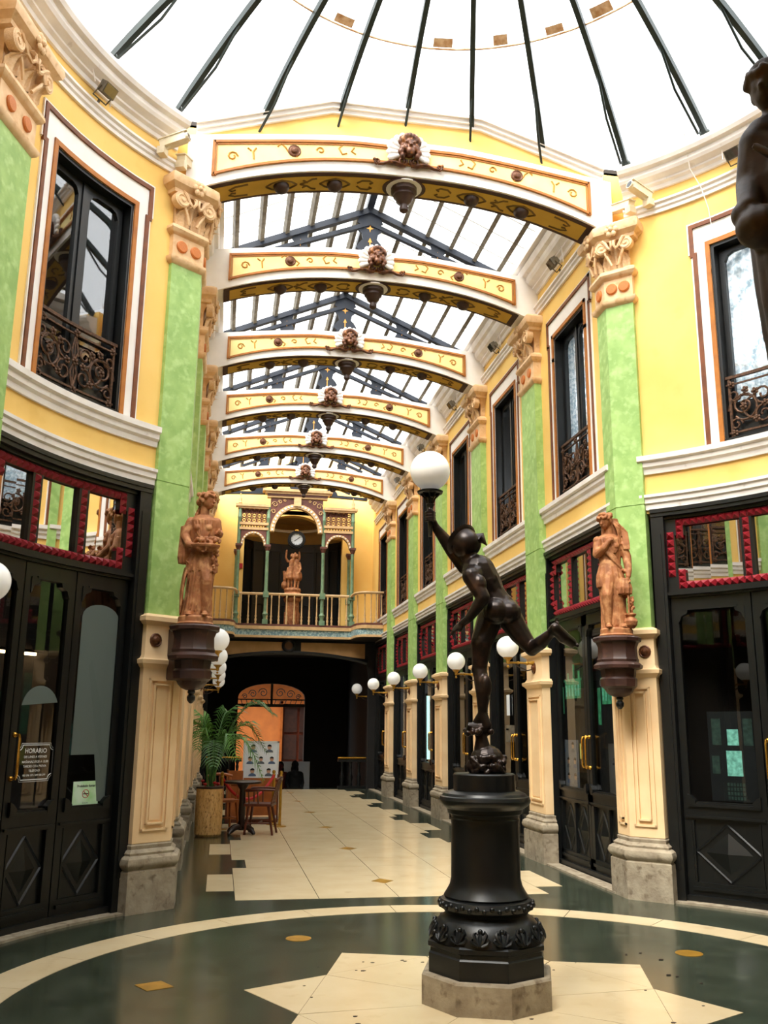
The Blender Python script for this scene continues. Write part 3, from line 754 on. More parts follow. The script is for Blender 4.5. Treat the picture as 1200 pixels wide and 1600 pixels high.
shopfront(s0, 2.14, None, 2, True, 2)
s1 = empty('shopfront', (XR, YB[1], 0), PI/2, 'second right passage shopfront, partly hidden behind the dark pedestal', 'shopfront', 'passage shopfronts')
shopfront(s1, 2.14, None, 2, False, 2)
NM = ['', '', 'third right passage shopfront, double glass doors with brass handles', 'fourth right passage shopfront with a bright tube light inside', 'fifth right passage shopfront, near the far end', 'sixth right passage shopfront, under the gallery end']
for i in range(2, 6):
    r = copy_tree(s1); r.location = (XR, YB[i], 0); tag(r, NM[i], 'shopfront', 'passage shopfronts')
for i in range(6):
    r = copy_tree(s1); r.location = (XL, YB[i]+(.06 if i == 0 else 0), 0); r.rotation_euler = (0, 0, -PI/2)
    tag(r, '%s shopfront of the left passage wall, seen edge on' % ORD[i], 'shopfront', 'passage shopfronts')
# ------------------------------------------------------------------ painted arches across the passage
def head_mesh():
    b = B()
    b.sphere((0, -.02, .02), .085, 14, 12, (.82, .9, 1.08))                 # skull
    b.sphere((0, -.085, -.05), .045, 10, 8, (.9, .7, .8))                   # chin
    b.tube([(0, -.09, .03), (0, -.118, -.015)], [.012, .02], 8)             # nose
    for s in (-1, 1):
        b.sphere((s*.04, -.075, -.015), .028, 8, 6)                         # cheeks
        b.sphere((s*.033, -.088, .035), .016, 8, 6)                         # brows
        for k in range(6):                                                  # hair locks falling both sides
            a = .3+k*.42; b.sphere((s*(.075+.012*math.sin(k*2)), -.045, .085-.032*k), .03, 8, 6)
    for k in range(7):
        a = PI*(k+.5)/7; b.sphere((.07*math.cos(a), -.06, .055+.055*math.sin(a)), .03, 8, 6)
    b.tube([(-.03, -.098, -.055), (0, -.104, -.06), (.03, -.098, -.055)], .009, 6)
    o = remeshed('mask_head', b, 'bronze_brown', .007, 1); me = o.data; bpy.data.objects.remove(o); return me
HEAD = head_mesh()
def shell_mesh():
    b = B(); n = 13
    for k in range(n):
        a = PI*(-.12+1.24*k/(n-1)); c, s = math.cos(a), math.sin(a)
        b.tube([(0, -.005, 0), (.10*c, -.02, .10*s), (.165*c, -.03, .165*s)], [.008, .026, .03], 6); b.sphere((.165*c, -.03, .165*s), .03, 8, 6)
    return b.mesh('shell', 'white', 60)
SHELL = shell_mesh()
def scroll_mesh():
    b = B()
    for s in (-1, 1):
        b.tube([(s*x, -.03, z) for x, z in spiral(.06, -.02, .045, 1.3, PI*.9, 14, 1, .3)], .014, 6)
        b.tube([(s*x, -.03, z) for x, z in ((.03, -.06), (.08, -.065), (.14, -.045), (.2, -.045), (.26, -.07), (.31, -.075))], [.02, .024, .022, .018, .016, .014], 6)
        b.tube([(s*x, -.03, z) for x, z in spiral(.315, -.05, .03, 1.2, -PI/2, 12, 1, .3)], .012, 6)
        b.sphere((s*.345, -.03, -.03), .018, 6, 5)
    return b.mesh('scroll', 'bronze_brown', 60)
SCROLL = scroll_mesh()
def pendant_mesh():
    b = B(); b.lathe([(.15, 0), (.15, -.05), (.12, -.07), (.125, -.10), (.10, -.12), (.085, -.17), (.05, -.20), (.045, -.22), (.055, -.245), (.05, -.275), (.02, -.30), (0, -.305)], (0, 0, 0), 14)
    return b.mesh('pendant', 'dark_wood', 40)
PEND = pendant_mesh()
sb = B(); sb.lathe([(.088, 0), (.088, -.035), (.07, -.07), (.035, -.095), (0, -.10)], (0, 0, 0), 14); SSTUD = sb.mesh('soffit_stud', 'dark_wood', 40)
ob = B()
for r_ in ((.20, .0), ):
    ob.tube([(.185*math.cos(t), .0, .185*math.sin(t)) for t in [2*PI*i/24 for i in range(25)]], .02, 4)
def arch_beam(root, hp, hx, dep, fascia):
    """local: x across, y away from the rotunda (front face y=0), z world. hp half panel, hx half span"""
    n = 36
    pe = 2.4
    def zs(x): return 7.58-.42*(abs(x)/2.3)**pe                     # soffit
    def zpb(x): return 7.70-.32*(abs(x)/2.0)**pe                    # panel bottom
    def zpt(x): return 7.93-.17*(max(0, abs(x)-.55)/1.5)**1.25      # panel top
    def ztop(x): return zpt(x)+.085
    X = [-hx+2*hx*i/n for i in range(n+1)]
    def strip(b, f0, f1, y0, y1, xs):
        vs = []; m = len(xs)
        for x in xs: vs += [(x, y0, f0(x)), (x, y0, f1(x)), (x, y1, f1(x)), (x, y1, f0(x))]
        fs = []
        for i in range(m-1):
            for k in range(4):
                j = (k+1) % 4; fs.append((4*i+k, 4*i+j, 4*i+4+j, 4*i+4+k))
        fs += [(0, 3, 2, 1), (4*m-4, 4*m-3, 4*m-2, 4*m-1)]
        b.add(vs, fs)
    b = B(); strip(b, zs, ztop, 0, dep, X); b.build('beam', 'white', root, smooth=30)
    Xp = [-hp+2*hp*i/n for i in range(n+1)]
    b = B(); strip(b, zpb, zpt, -.012, .01, Xp); b.build('painted_panel', 'yellow_panel', root, smooth=30)
    b = B(); strip(b, lambda x: zpt(x)-.03, zpt, -.03, .0, Xp); strip(b, lambda x: zpt(x)-.052, lambda x: zpt(x)-.04, -.022, .0, Xp)
    strip(b, lambda x: zpb(x), lambda x: zpb(x)+.028, -.03, .0, Xp); 
    for s in (-1, 1):
        b.box(s*hp-.015, s*hp+.015, -.03, 0, zpb(hp), zpt(hp)); b.box(s*(hp-.03)-.006, s*(hp-.03)+.006, -.022, 0, zpb(hp), zpt(hp))
    b.build('panel_border', 'orange_line', root, smooth=30)
    # soffit
    hs = hp+.07; Xs = [-hs+2*hs*i/n for i in range(n+1)]
    b = B(); strip(b, lambda x: zs(x)-.012, lambda x: zs(x)+.01, .03, dep-.01, Xs); b.build('soffit_border', 'maroon', root, smooth=30)
    b = B(); hi = hs-.08; Xi = [-hi+2*hi*i/n for i in range(n+1)]
    strip(b, lambda x: zs(x)-.017, lambda x: zs(x)+.0, .085, dep-.06, Xi); b.build('soffit_panel', 'soffit_yellow', root, smooth=30)
    ym = dep/2+.01
    # painted scrolls on the face
    pz = lambda x: (zpb(x)+zpt(x))/2
    def T(pts, y=-.0125, r=.012):
        b = B(); b.tube([(x, y, z) for x, z in pts], r, 4); b.build('painted_scroll', 'scroll_tan', root, smooth=60)
    def SP(x, dz, r, a0, sg, tn=.8): T(spiral(x, pz(x)+dz, r, tn, a0, 9, sg, .35))
    for s in (-1, 1):
        def M(pts): T([(s*x, z) for x, z in pts])
        SP(s*(hp-.2), -.01, .06, PI*.9 if s > 0 else .1, -s, 1.1)
        x = hp-.42; M([(x-.03, pz(x)+.07), (x+.0, pz(x)+.02), (x-.01, pz(x)-.07)]); M([(x+.06, pz(x)+.06), (x+.02, pz(x)+.03)])
        x = hp-.82; M([(x+.14, pz(x)+.04), (x+.1, pz(x)+.08), (x+.05, pz(x)+.04), (x+.02, pz(x)-.01), (x-.05, pz(x)+.02), (x-.1, pz(x)-.02), (x-.07, pz(x)-.06)])
        SP(s*(hp*.46), .0, .045, 0 if s > 0 else PI, s, .9)
        x = hp*.30; M([(x+.10, pz(x)+.07), (x+.14, pz(x)+.02), (x+.1, pz(x)-.05), (x+.05, pz(x)-.03)]); M([(x-.03, pz(x)+.05), (x-.0, pz(x)), (x-.05, pz(x)-.03)])
    zf = lambda x: zs(x)-.018
    def U(pts, r=.014):
        b = B(); b.tube([(x, y, zf(x)) for x, y in pts], r, 4); b.build('soffit_scroll', 'scroll_dark', root, smooth=60)
    for s in (-1, 1):
        for f in (.36, .63):
            x = s*hs*f
            for q in (-1, 1): U([(x-.17, ym), (x-.11, ym+q*.055), (x, ym+q*.10), (x+.11, ym+q*.055), (x+.17, ym)])
        x = s*hs*.5
        for q in (-1, 1): U([(x-.08, ym+q*.0), (x-.0, ym+q*.04), (x+.05, ym+q*.09), (x+.10, ym+q*.10)]); U([(x, ym+q*.03), (x-.05, ym+q*.07)])
        x = s*hs*.2
        for q in (-1, 1): U([(x+s*.1, ym+q*.03), (x+s*.05, ym+q*.08), (x-s*.03, ym+q*.085), (x-s*.07, ym+q*.05), (x-s*.04, ym+q*.03)])
        x = s*hs*.86
        for q in (-1, 1): U([(x-s*.14, ym+q*.10), (x, ym+q*.09), (x+s*.06, ym+q*.05), (x+s*.03, ym+q*.02), (x-s*.01, ym+q*.03)])
    for s in (-1, 1):
        for f in (.36, .63): inst(SSTUD, 'soffit_stud', root, (s*hs*f, ym, zf(hs*f)))
    pd = inst(PEND, 'pendant', root, (0, ym, zf(0)-.01))
    b = B(); b.lathe([(.13, .0), (.205, .0), (.205, -.012), (.13, -.012)], (0, ym, zf(0)), 24); b.build('pendant_ring', 'white', root, smooth=40)
    b = B(); b.lathe([(.2, .002), (.25, .002), (.25, -.010), (.2, -.010)], (0, ym, zf(0)), 24, sy=.8); b.build('pendant_ring', 'maroon', root, smooth=40)
    for s in (-1, 1): inst(ROSE, 'face_rosette', root, (s*hp*.595, -.012, pz(hp*.595)), (0, 0, PI), (.074, .06, .074))
    inst(SHELL, 'shell', root, (0, -.02, 7.84), scale=(1.32, 1, 1.3)); inst(HEAD, 'mask_head', root, (0, -.07, 7.85), scale=(1.18, 1.15, 1.32)); inst(SCROLL, 'scroll', root, (0, -.02, 7.75), scale=(1.12, 1.1, 1.2))
    if fascia:
        ft = lambda x: ztop(x)+.005
        fz = lambda x: 8.40-.46*(max(0, abs(x)-.86)/1.45)
        Xf = [-2.34, -1.8, -1.3, -.86, 0, .86, 1.3, 1.8, 2.34]
        b = B(); strip(b, ft, lambda x: max(fz(x)-.09, ft(x)+.005), .06, dep, Xf); b.build('fascia', 'yellow', root)
        b = B(); strip(b, lambda x: fz(x)-.10, lambda x: fz(x)-.05, .03, dep, Xf); strip(b, lambda x: fz(x)-.05, lambda x: fz(x), .0, dep, Xf); strip(b, lambda x: fz(x)-.0, lambda x: fz(x)+.035, -.03, dep, Xf); b.build('fascia_cornice', 'white', root)
    return root
a1 = empty('painted_arch', (XC-.02, 9.0, .05), 0, 'nearest painted arch with yellow fascia, under the dome edge', 'arch', 'painted arches over the passage')
arch_beam(a1, 2.14, 2.42, .42, True)
a2 = empty('painted_arch', (XC+.02, 11.42, -.06), 0)
arch_beam(a2, 1.98, 2.33, .42, False)
for i in range(5):
    r = a2 if i == 0 else copy_tree(a2)
    r.location = (XC+.02, YP[i]-.26, .02)
    tag(r, '%s painted arch into the passage, counting from the rotunda' % ORD[i+1], 'arch', 'painted arches over the passage')
# white end brackets of the arches above the capitals
for i, y in enumerate([9.2]+YP):
    pass

# ------------------------------------------------------------------ blue grey iron trusses
def plate(pts, t): 
    b = B(); b.prism(pts, -t/2, t/2, 'y'); return b
def truss(root):
    def beam(name, x0, z0, x1, z1, h, t, par=root):
        d = Vector((x1-x0, z1-z0)).normalized(); nrm = Vector((-d.y, d.x))*h/2
        return plate([(x0-nrm.x, z0-nrm.y), (x1-nrm.x, z1-nrm.y), (x1+nrm.x, z1+nrm.y), (x0+nrm.x, z0+nrm.y)], t).build(name, 'steel_blue', par)
    ap, ev, hx = 8.93, 8.03, 2.04
    b = B(); n = 16
    for i in range(n):
        xa, xb = -hx+2*hx*i/n, -hx+2*hx*(i+1)/n
        zc = lambda x: 7.95+.06*(1-(x/hx)**2)
        b.prism([(xa, zc(xa)-.04), (xb, zc(xb)-.04), (xb, zc(xb)+.03), (xa, zc(xa)+.03)], -.06, .06, 'y')
    b.build('tie_beam', 'steel_blue', root)
    for s in (-1, 1):
        beam('rafter', s*hx, ev, 0, ap, .085, .10); beam('lower_rafter', s*1.55, ev+.06, 0, ap-.21, .06, .07)
    k = [(.10, 8.95), (.085, 8.86), (.12, 8.80), (.14, 8.73), (.10, 8.70), (.14, 8.62), (.09, 8.56), (.075, 8.47), (.12, 8.40), (.15, 8.33), (.10, 8.27), (.13, 8.19), (.08, 8.12), (.13, 8.0)]
    k = [(x*1.35, z) for x, z in k]
    kp = plate(k+[(-x, z) for x, z in k[::-1]], .03).build('king_post', 'steel_blue', root)
    def star(cz, cx, par, s=1.0):
        pts = []
        for i in range(8):
            a = PI/2+PI*i/4; r = (.055 if i % 2 == 0 else .018)*s; pts.append((cx+r*math.cos(a), cz+r*math.sin(a)*1.15))
        b = B(); b.prism(pts, -.022, -.012, 'y'); b.build('gilt_star', 'gold_star', par)
    star(8.64, 0, kp)
    b = B(); b.box(-.008, .008, -.022, -.012, 8.24, 8.42); b.prism([(-.03, 8.42), (.03, 8.42), (0, 8.49)], -.022, -.012, 'y'); b.build('gilt_arrow', 'gold_star', kp)
    for s in (-1, 1):
        x0 = s*1.0; top = ap-(ap-ev)*.5
        q = [(.11, top), (.09, top-.06), (.12, top-.11), (.08, top-.17), (.12, top-.24), (.10, top-.30), (.17, top-.38), (.2, 8.0)]
        po = plate([(x0+x, z) for x, z in q]+[(x0-x, z) for x, z in q[::-1]], .03).build('side_post', 'steel_blue', root); star(top-.17, x0, po, .9)
    return root
t0 = empty('roof_truss', (XC, YP[0]+.28, 0)); truss(t0)
for i in range(6):
    r = t0 if i == 0 else copy_tree(t0)
    y = YP[i]+.20 if i < 5 else YEND-.2
    r.location = (XC, y, 0)
    tag(r, '%s blue grey roof truss with gilt stars, counting from the rotunda' % ORD[i], 'truss', 'roof trusses over the passage')

# ------------------------------------------------------------------ glazed gable roof of the passage
roof = empty('glass_roof', (XC, 9.6, 8.0), 0, 'pitched glass roof over the long passage with grey glazing bars', 'glass roof')
ZE, ZR, HX = 8.10, 9.06, 2.1
Y0r, Y1r = 9.32, YEND+.1
NB = 6
bme = B(); bme.box(-.03, .03, Y0r-9.6, Y1r-9.6, -.09, 0)
BARM = bme.mesh('glazing_bar', 'bar_grey')
sl = math.atan2(ZR-ZE, HX); Ls = math.hypot(ZR-ZE, HX)
for s in (-1, 1):
    for k in range(NB):
        t = (k+.5)/NB*1.0
        x = s*HX*(1-t); z = ZE+(ZR-ZE)*t-8.0
        inst(BARM, 'glazing_bar', roof, (x, 0, z), (0, s*sl, 0))
b = B(); b.box(-.05, .05, Y0r-9.6, Y1r-9.6, ZR-8.0-.10, ZR-8.0+.03); b.build('ridge_bar', 'steel_blue', roof)
# panes: lapped sheets between bars
edges = [0]+[(k+.5)/NB for k in range(NB)]+[1.0]
plen = .46; npl = int((Y1r-Y0r)/plen)
pan_me = {}
def pane_mesh(w):
    key = round(w, 3)
    if key not in pan_me:
        b = B(); b.add([(-w/2, -plen/2-.02, .012), (w/2, -plen/2-.02, .012), (w/2, plen/2, 0), (-w/2, plen/2, 0)], [(0, 1, 2, 3)])
        b.box(-w/2, w/2, -plen/2-.026, -plen/2-.010, .002, .012)
        me = b.mesh('roof_pane', 'glass_roof'); me.materials.append(MATS['bar_grey'])
        for p in me.polygons:
            if p.index > 0: p.material_index = 1
        pan_me[key] = me
    return pan_me[key]
far = B()
for s in (-1, 1):
    for k in range(len(edges)-1):
        e0, e1 = edges[k], edges[k+1]; w = (e1-e0)*Ls; tm = (e0+e1)/2
        for j in range(npl):
            x, y, z = s*HX*(1-tm), Y0r-9.6+(j+.5)*plen, ZE+(ZR-ZE)*tm-8.0+.01
            if j < 18: inst(pane_mesh(w), 'roof_pane', roof, (x, y, z), (0, s*sl, 0))
            else:
                far.tf = Matrix.Translation((x, y, z)) @ Matrix.Rotation(s*sl, 4, 'Y')
                far.add([(-w/2, -plen/2-.02, .012), (w/2, -plen/2-.02, .012), (w/2, plen/2, 0), (-w/2, plen/2, 0)], [(0, 1, 2, 3)])
fo = far.build('roof_pane', 'glass_roof', roof, kind='stuff')
# gable wall pieces closing the roof ends and eaves gutters
for s, nm in ((1, 'right'), (-1, 'left')):
    TRIM[0] += 1
    b = B(); b.box(XC+s*2.36-.3, XC+s*2.36+.3, 9.2, YEND, 8.0, 8.1); o = b.build('trim_%d' % TRIM[0], 'white', None); tag(o, kind='structure')

# ------------------------------------------------------------------ glass dome of the rotunda
dome = empty('glass_dome', (CX, CY, 7.9), 0, 'wide glass dome over the rotunda with dark green radial ribs', 'glass dome')
def dprof(t):       # t 0 rim .. 1 lantern ring
    r = RW-.05-(RW-.75)*t; z = .10+1.35*math.sin(t*PI*.5)**.95*1.0
    return r, z
NR = 26
rr = B(); N = 12
pts = [(dprof(i/N)[0], 0, dprof(i/N)[1]) for i in range(N+1)]
def ribm():
    b = B(); vs = []; fs = []
    for i, p in enumerate(pts):
        q0 = pts[max(i-1, 0)]; q1 = pts[min(i+1, N)]; d = Vector((q1[0]-q0[0], q1[2]-q0[2])).normalized(); n = Vector((d.y, -d.x))*-1
        h = .09; w = .028
        a = (p[0], p[2]); c = (p[0]-abs(n.x)*0-n.x*h*0, p[2]-h)
        vs += [(p[0], -w, p[2]), (p[0], w, p[2]), (p[0], w, p[2]-h), (p[0], -w, p[2]-h)]
    for i in range(N):
        for k in range(4):
            j = (k+1) % 4; fs.append((4*i+k, 4*i+j, 4*i+4+j, 4*i+4+k))
    fs += [(0, 3, 2, 1), (4*N, 4*N+1, 4*N+2, 4*N+3)]
    b.add(vs, fs); b.sphere((pts[0][0]-.02, 0, pts[0][2]-.03), .055, 8, 6)
    return b.mesh('rib', 'rib_green')
def rodm():
    b = B(); p0 = dprof(0); p1 = dprof(.30); p2 = dprof(.16)
    b.tube([(p0[0]-.14, .03, p0[1]-.08), (p2[0]-.13, .02, p2[1]-.16), (p1[0], .0, p1[1]-.08)], .015, 5); b.tube([(p0[0]-.08+.04*math.cos(a), .02, p0[1]-.05+.04*math.sin(a)) for a in [2*PI*i/10 for i in range(11)]], .008, 4)
    return b.mesh('brace_rod', 'rib_green', 50)
RIB = ribm(); ROD = rodm()
for k in range(NR):
    a = PI/2-R_(360/NR*k)
    o = inst(RIB, 'rib', dome, (0, 0, 0), (0, 0, a)); inst(ROD, 'brace_rod', o)
def dpane(t0, t1):
    b = B(); da = 2*PI/NR
    b.grid(lambda u, v: (dprof(t0+(t1-t0)*v)[0]*math.cos(da*(u-.5)), dprof(t0+(t1-t0)*v)[0]*math.sin(da*(u-.5)), dprof(t0+(t1-t0)*v)[1]+.004), 2, 5)
    return b.mesh('dome_pane', 'glass_dome', 60)
TS = (0.0, .43, 1.0)
for q in range(2):
    me = dpane(TS[q], TS[q+1])
    for k in range(NR): inst(me, 'dome_pane', dome, (0, 0, 0), (0, 0, PI/2-R_(360/NR*(k+.5))))
rj, zj = dprof(.43)
b = B(); b.tube([(rj*math.cos(a), rj*math.sin(a), zj-.004) for a in [2*PI*i/112 for i in range(113)]], .012, 5); b.build('rusty_ring', 'rust', dome, smooth=60)
for k in range(NR):
    if k % 2 == 0 or random.random() < .35:
        a = PI/2-R_(360/NR*(k+.5)+random.uniform(-2, 2)); t0_, t1_ = .435, .46+random.uniform(0, .02); w = random.uniform(.03, .05)
        b = B(); b.grid(lambda u, v: (dprof(t0_+(t1_-t0_)*v)[0]*math.cos(a+w*(u-.5)*2), dprof(t0_+(t1_-t0_)*v)[0]*math.sin(a+w*(u-.5)*2), dprof(t0_+(t1_-t0_)*v)[1]-.004), 3, 2); b.build('rust_patch', 'rust', dome)
b = B(); r1, z1 = dprof(1.0); b.lathe([(r1+.03, z1-.12), (r1+.03, z1+.05), (r1-.04, z1+.05), (r1-.04, z1-.12), (r1+.03, z1-.12)], (0, 0, 0), 28); b.build('lantern_ring', 'rib_green', dome, smooth=30)
b = B(); b.lathe([(r1, z1+.04), (r1*.6, z1+.35), (0.0, z1+.45)], (0, 0, 0), 28); b.build('lantern_glass', 'glass_dome', dome, smooth=60)
# ------------------------------------------------------------------ far end: end wall, apse, gallery, passage to the street
def poly_wall(name, poly, y0, y1, mt):
    b = B(); b.prism(poly, y0, y1, 'y'); o = b.build(name, mt); tag(o, kind='structure'); return o
GX = 1.84
# upper end wall: left and right of the opening, and above it (round headed middle)
poly_wall('wall_end_left', [(-.6, 4.0), (.44, 4.0), (.44, 6.95), (.9, 6.95), (.9, 9.3), (-.6, 9.3)], 26.0, 26.3, 'yellow')
poly_wall('wall_end_right', [(3.26, 4.0), (4.3, 4.0), (4.3, 9.3), (2.78, 9.3), (2.78, 6.95), (3.26, 6.95)], 26.0, 26.3, 'yellow')
poly_wall('wall_end_top', [(.9, 6.95)]+[(GX-.94*math.cos(R_(180*i/16)), 6.95+.62*math.sin(R_(180*i/16))) for i in range(17)]+[(2.78, 9.3), (.9, 9.3)], 26.0, 26.3, 'yellow')
b = B()         # concave apse behind the opening
b.grid(lambda u, v: (GX+1.5*math.cos(PI*(1-u)), 26.3+1.0*math.sin(PI*u), 6.6+1.0*v), 20, 2); o = b.build('wall_apse', 'niche', None, smooth=60); tag(o, kind='structure')
b = B(); b.box(.3, 3.4, 26.0, 27.5, 7.58, 7.7); o = b.build('ceiling_apse', 'niche'); tag(o, kind='structure')
TRIM[0] += 1
b = B(); b.tube([(GX+.86*math.cos(PI*(1-i/16)), 26.32+.7*math.sin(PI*i/16), 7.30) for i in range(17)], .045, 6); o = b.build('trim_%d' % TRIM[0], 'white', None, smooth=60); tag(o, kind='structure')
for side, X in (('right', XR), ('left', XL)):       # side walls of the gallery bay
    x0 = X if side == 'right' else X-.3
    b = B(); b.box(x0, x0+.3, YEND, 26.1, 3.9, 8.1); o = b.build('wall_gallery_%s' % side, 'yellow'); tag(o, kind='structure')
scr = empty('panelled_screen', (GX, 26.5, 4.1), 0, 'dark panelled doors curving behind the clock statue', 'door screen')
NPn = 9
for k in range(NPn):
    a0 = PI*(1-(k)/NPn); a1_ = PI*(1-(k+1)/NPn)
    p0 = Vector((1.46*math.cos(a0), -.2+.95*math.sin(a0))); p1 = Vector((1.46*math.cos(a1_), -.2+.95*math.sin(a1_)))
    d = (p1-p0); L = d.length; d.normalize(); n = Vector((d.y, -d.x))
    b = B(); b.tf = Matrix.Translation((p0.x, p0.y, 0)) @ Matrix.Rotation(math.atan2(d.y, d.x), 4, 'Z')
    b.box(-.02, L+.02, 0, .04, 0, 2.85); b.box(.01, .06, -.03, 0, 0, 2.75); b.box(L-.06, L-.01, -.03, 0, 0, 2.75); b.box(.06, L-.06, -.03, 0, 2.6, 2.75); b.box(.06, L-.06, -.03, 0, 1.0, 1.12); b.box(.06, L-.06, -.03, 0, 0, .12)
    b.build('screen_panel', 'black_paint', scr)
gal = empty('balcony_gallery', (GX, 25.0, 3.9), 0, 'carved wooden balcony with green columns across the far end', 'balcony')
def gp(x, y, z): return (x-GX, y-25.0, z-3.9)
def outline(off=0.0):
    """plan of the balcony edge, left to right, in world x,y"""
    pts = [(XL, 24.05-off), (-.02, 24.05-off)]
    pts += [(-.02+.28*math.sin(R_(t))*1.0, 24.05-off+.45*(1-math.cos(R_(t)))) for t in (30, 60, 90)]
    pts += [(.28+off*.3, 24.93-off), (.34, 24.98-off)]
    right = [(2*GX-.0-x, y) for x, y in pts[1:]][::-1]
    right = [(min(x, XR), y) for x, y in right]
    return pts+right+[(XR, 24.05-off)]
def deck(name, off, z0, z1, mt):
    ol = outline(off); b = B(); b.prism([gp(x, y, 0)[:2] for x, y in ol]+[gp(XR, 26.05, 0)[:2], gp(XL, 26.05, 0)[:2]], z0-3.9, z1-3.9, 'z'); return b.build(name, mt, gal)
deck('floor_slab', -.06, 3.92, 4.2, 'interior'); deck('lower_moulding', .03, 3.94, 4.0, 'gallery_wood'); deck('tiled_frieze', .0, 4.0, 4.16, 'gallery_tile'); deck('upper_moulding', .04, 4.16, 4.25, 'gallery_wood'); deck('base_rail', .01, 4.25, 4.31, 'gallery_plum')
b = B(); b.tube([gp(x, y+.03, 5.12) for x, y in outline(0)], .04, 6); b.build('handrail', 'gallery_wood', gal, smooth=50)
bb = B(); bb.lathe([(.022, 0), (.03, .03), (.02, .06), (.034, .12), (.018, .17), (.032, .21), (.02, .25), (.016, .5), (.016, .70), (.026, .74), (.018, .79)], (0, 0, 0), 8); BAL = bb.mesh('baluster', 'gallery_wood', 50)
cxs = [.27, 1.06, 2.60, 3.42]
for k in range(15):
    x = .40+(3.28-.40)*k/14
    if min(abs(x-c) for c in cxs) < .07: x += .09
    inst(BAL, 'baluster', gal, gp(x, 24.99, 4.30))
for x in (-.42, -.28, -.14, .02, .18): inst(BAL, 'baluster', gal, gp(x, 24.1+(.0 if x < 0 else (x+.02)*1.6), 4.30)); inst(BAL, 'baluster', gal, gp(min(2*GX-x, 4.1), 24.1+(.0 if x < 0 else (x+.02)*1.6), 4.30))
cb = B(); cb.box(-.075, .075, -.075, .075, 0, .13); cb.lathe([(.05, .13), (.055, .2), (.085, .27), (.05, .33), (.05, .36), (.05, .72)], (0, 0, 0), 12); cb.box(-.075, .075, -.075, .075, .72, .88)
cb.lathe([(.055, .88), (.048, .95), (.043, 1.95), (.05, 1.97), (.05, 2.0), (.043, 2.02)], (0, 0, 0), 12); COLM = cb.mesh('column', 'gallery_green', 40)
cc = B(); cc.lathe([(.045, 1.98), (.05, 2.03), (.075, 2.08), (.08, 2.12), (.06, 2.13)], (0, 0, 0), 12); cc.box(-.085, .085, -.085, .085, 2.12, 2.18); CCAP = cc.mesh('column_capital', 'gallery_plum', 40)
cu = B(); cu.lathe([(.05, 2.18), (.05, 2.9), (.06, 2.92), (.06, 2.95), (.05, 2.97), (.05, 3.25)], (0, 0, 0), 12); CUP = cu.mesh('upper_shaft', 'gallery_green', 40)
for x, y in [(c, 25.02) for c in cxs]+[(3.44, 25.9), (.24, 25.9)]:
    o = inst(COLM, 'column', gal, gp(x, y, 4.30)); inst(CCAP, 'column_capital', o)
    if y < 25.5: inst(CUP, 'upper_shaft', o)
def arch_ring(x0, x1, zs, rz, t, name, mt, y0, y1):
    b = B(); n = 14; cxm = (x0+x1)/2; r = (x1-x0)/2
    pts = [gp(cxm-(r)*math.cos(PI*i/n), 0, zs+rz*math.sin(PI*i/n)) for i in range(n+1)]; pin = [gp(cxm-(r-t)*math.cos(PI*i/n), 0, zs+(rz-t)*math.sin(PI*i/n)) for i in range(n+1)]
    for i in range(n): b.prism([(pts[i][0], pts[i][2]), (pts[i+1][0], pts[i+1][2]), (pin[i+1][0], pin[i+1][2]), (pin[i][0], pin[i][2])], y0-25, y1-25, 'y')
    return b.build(name, mt, gal, smooth=20)
def spandrel(x0, x1, zs, rz, zt, name, mt, y0, y1):
    b = B(); n = 12; cxm = (x0+x1)/2; r = (x1-x0)/2
    for s in (-1, 1):
        pts = [gp(cxm+s*r*math.cos(PI/2*i/n), 0, zs+rz*math.sin(PI/2*i/n)) for i in range(n+1)]
        e = gp(cxm+s*r, 0, zt); m_ = gp(cxm, 0, zt)
        b.prism([(p[0], p[2]) for p in pts]+[(m_[0], m_[2]), (e[0], e[2])], y0-25, y1-25, 'y')
    return b.build(name, mt, gal)
y0_, y1_ = 24.98, 25.06
beads = B()
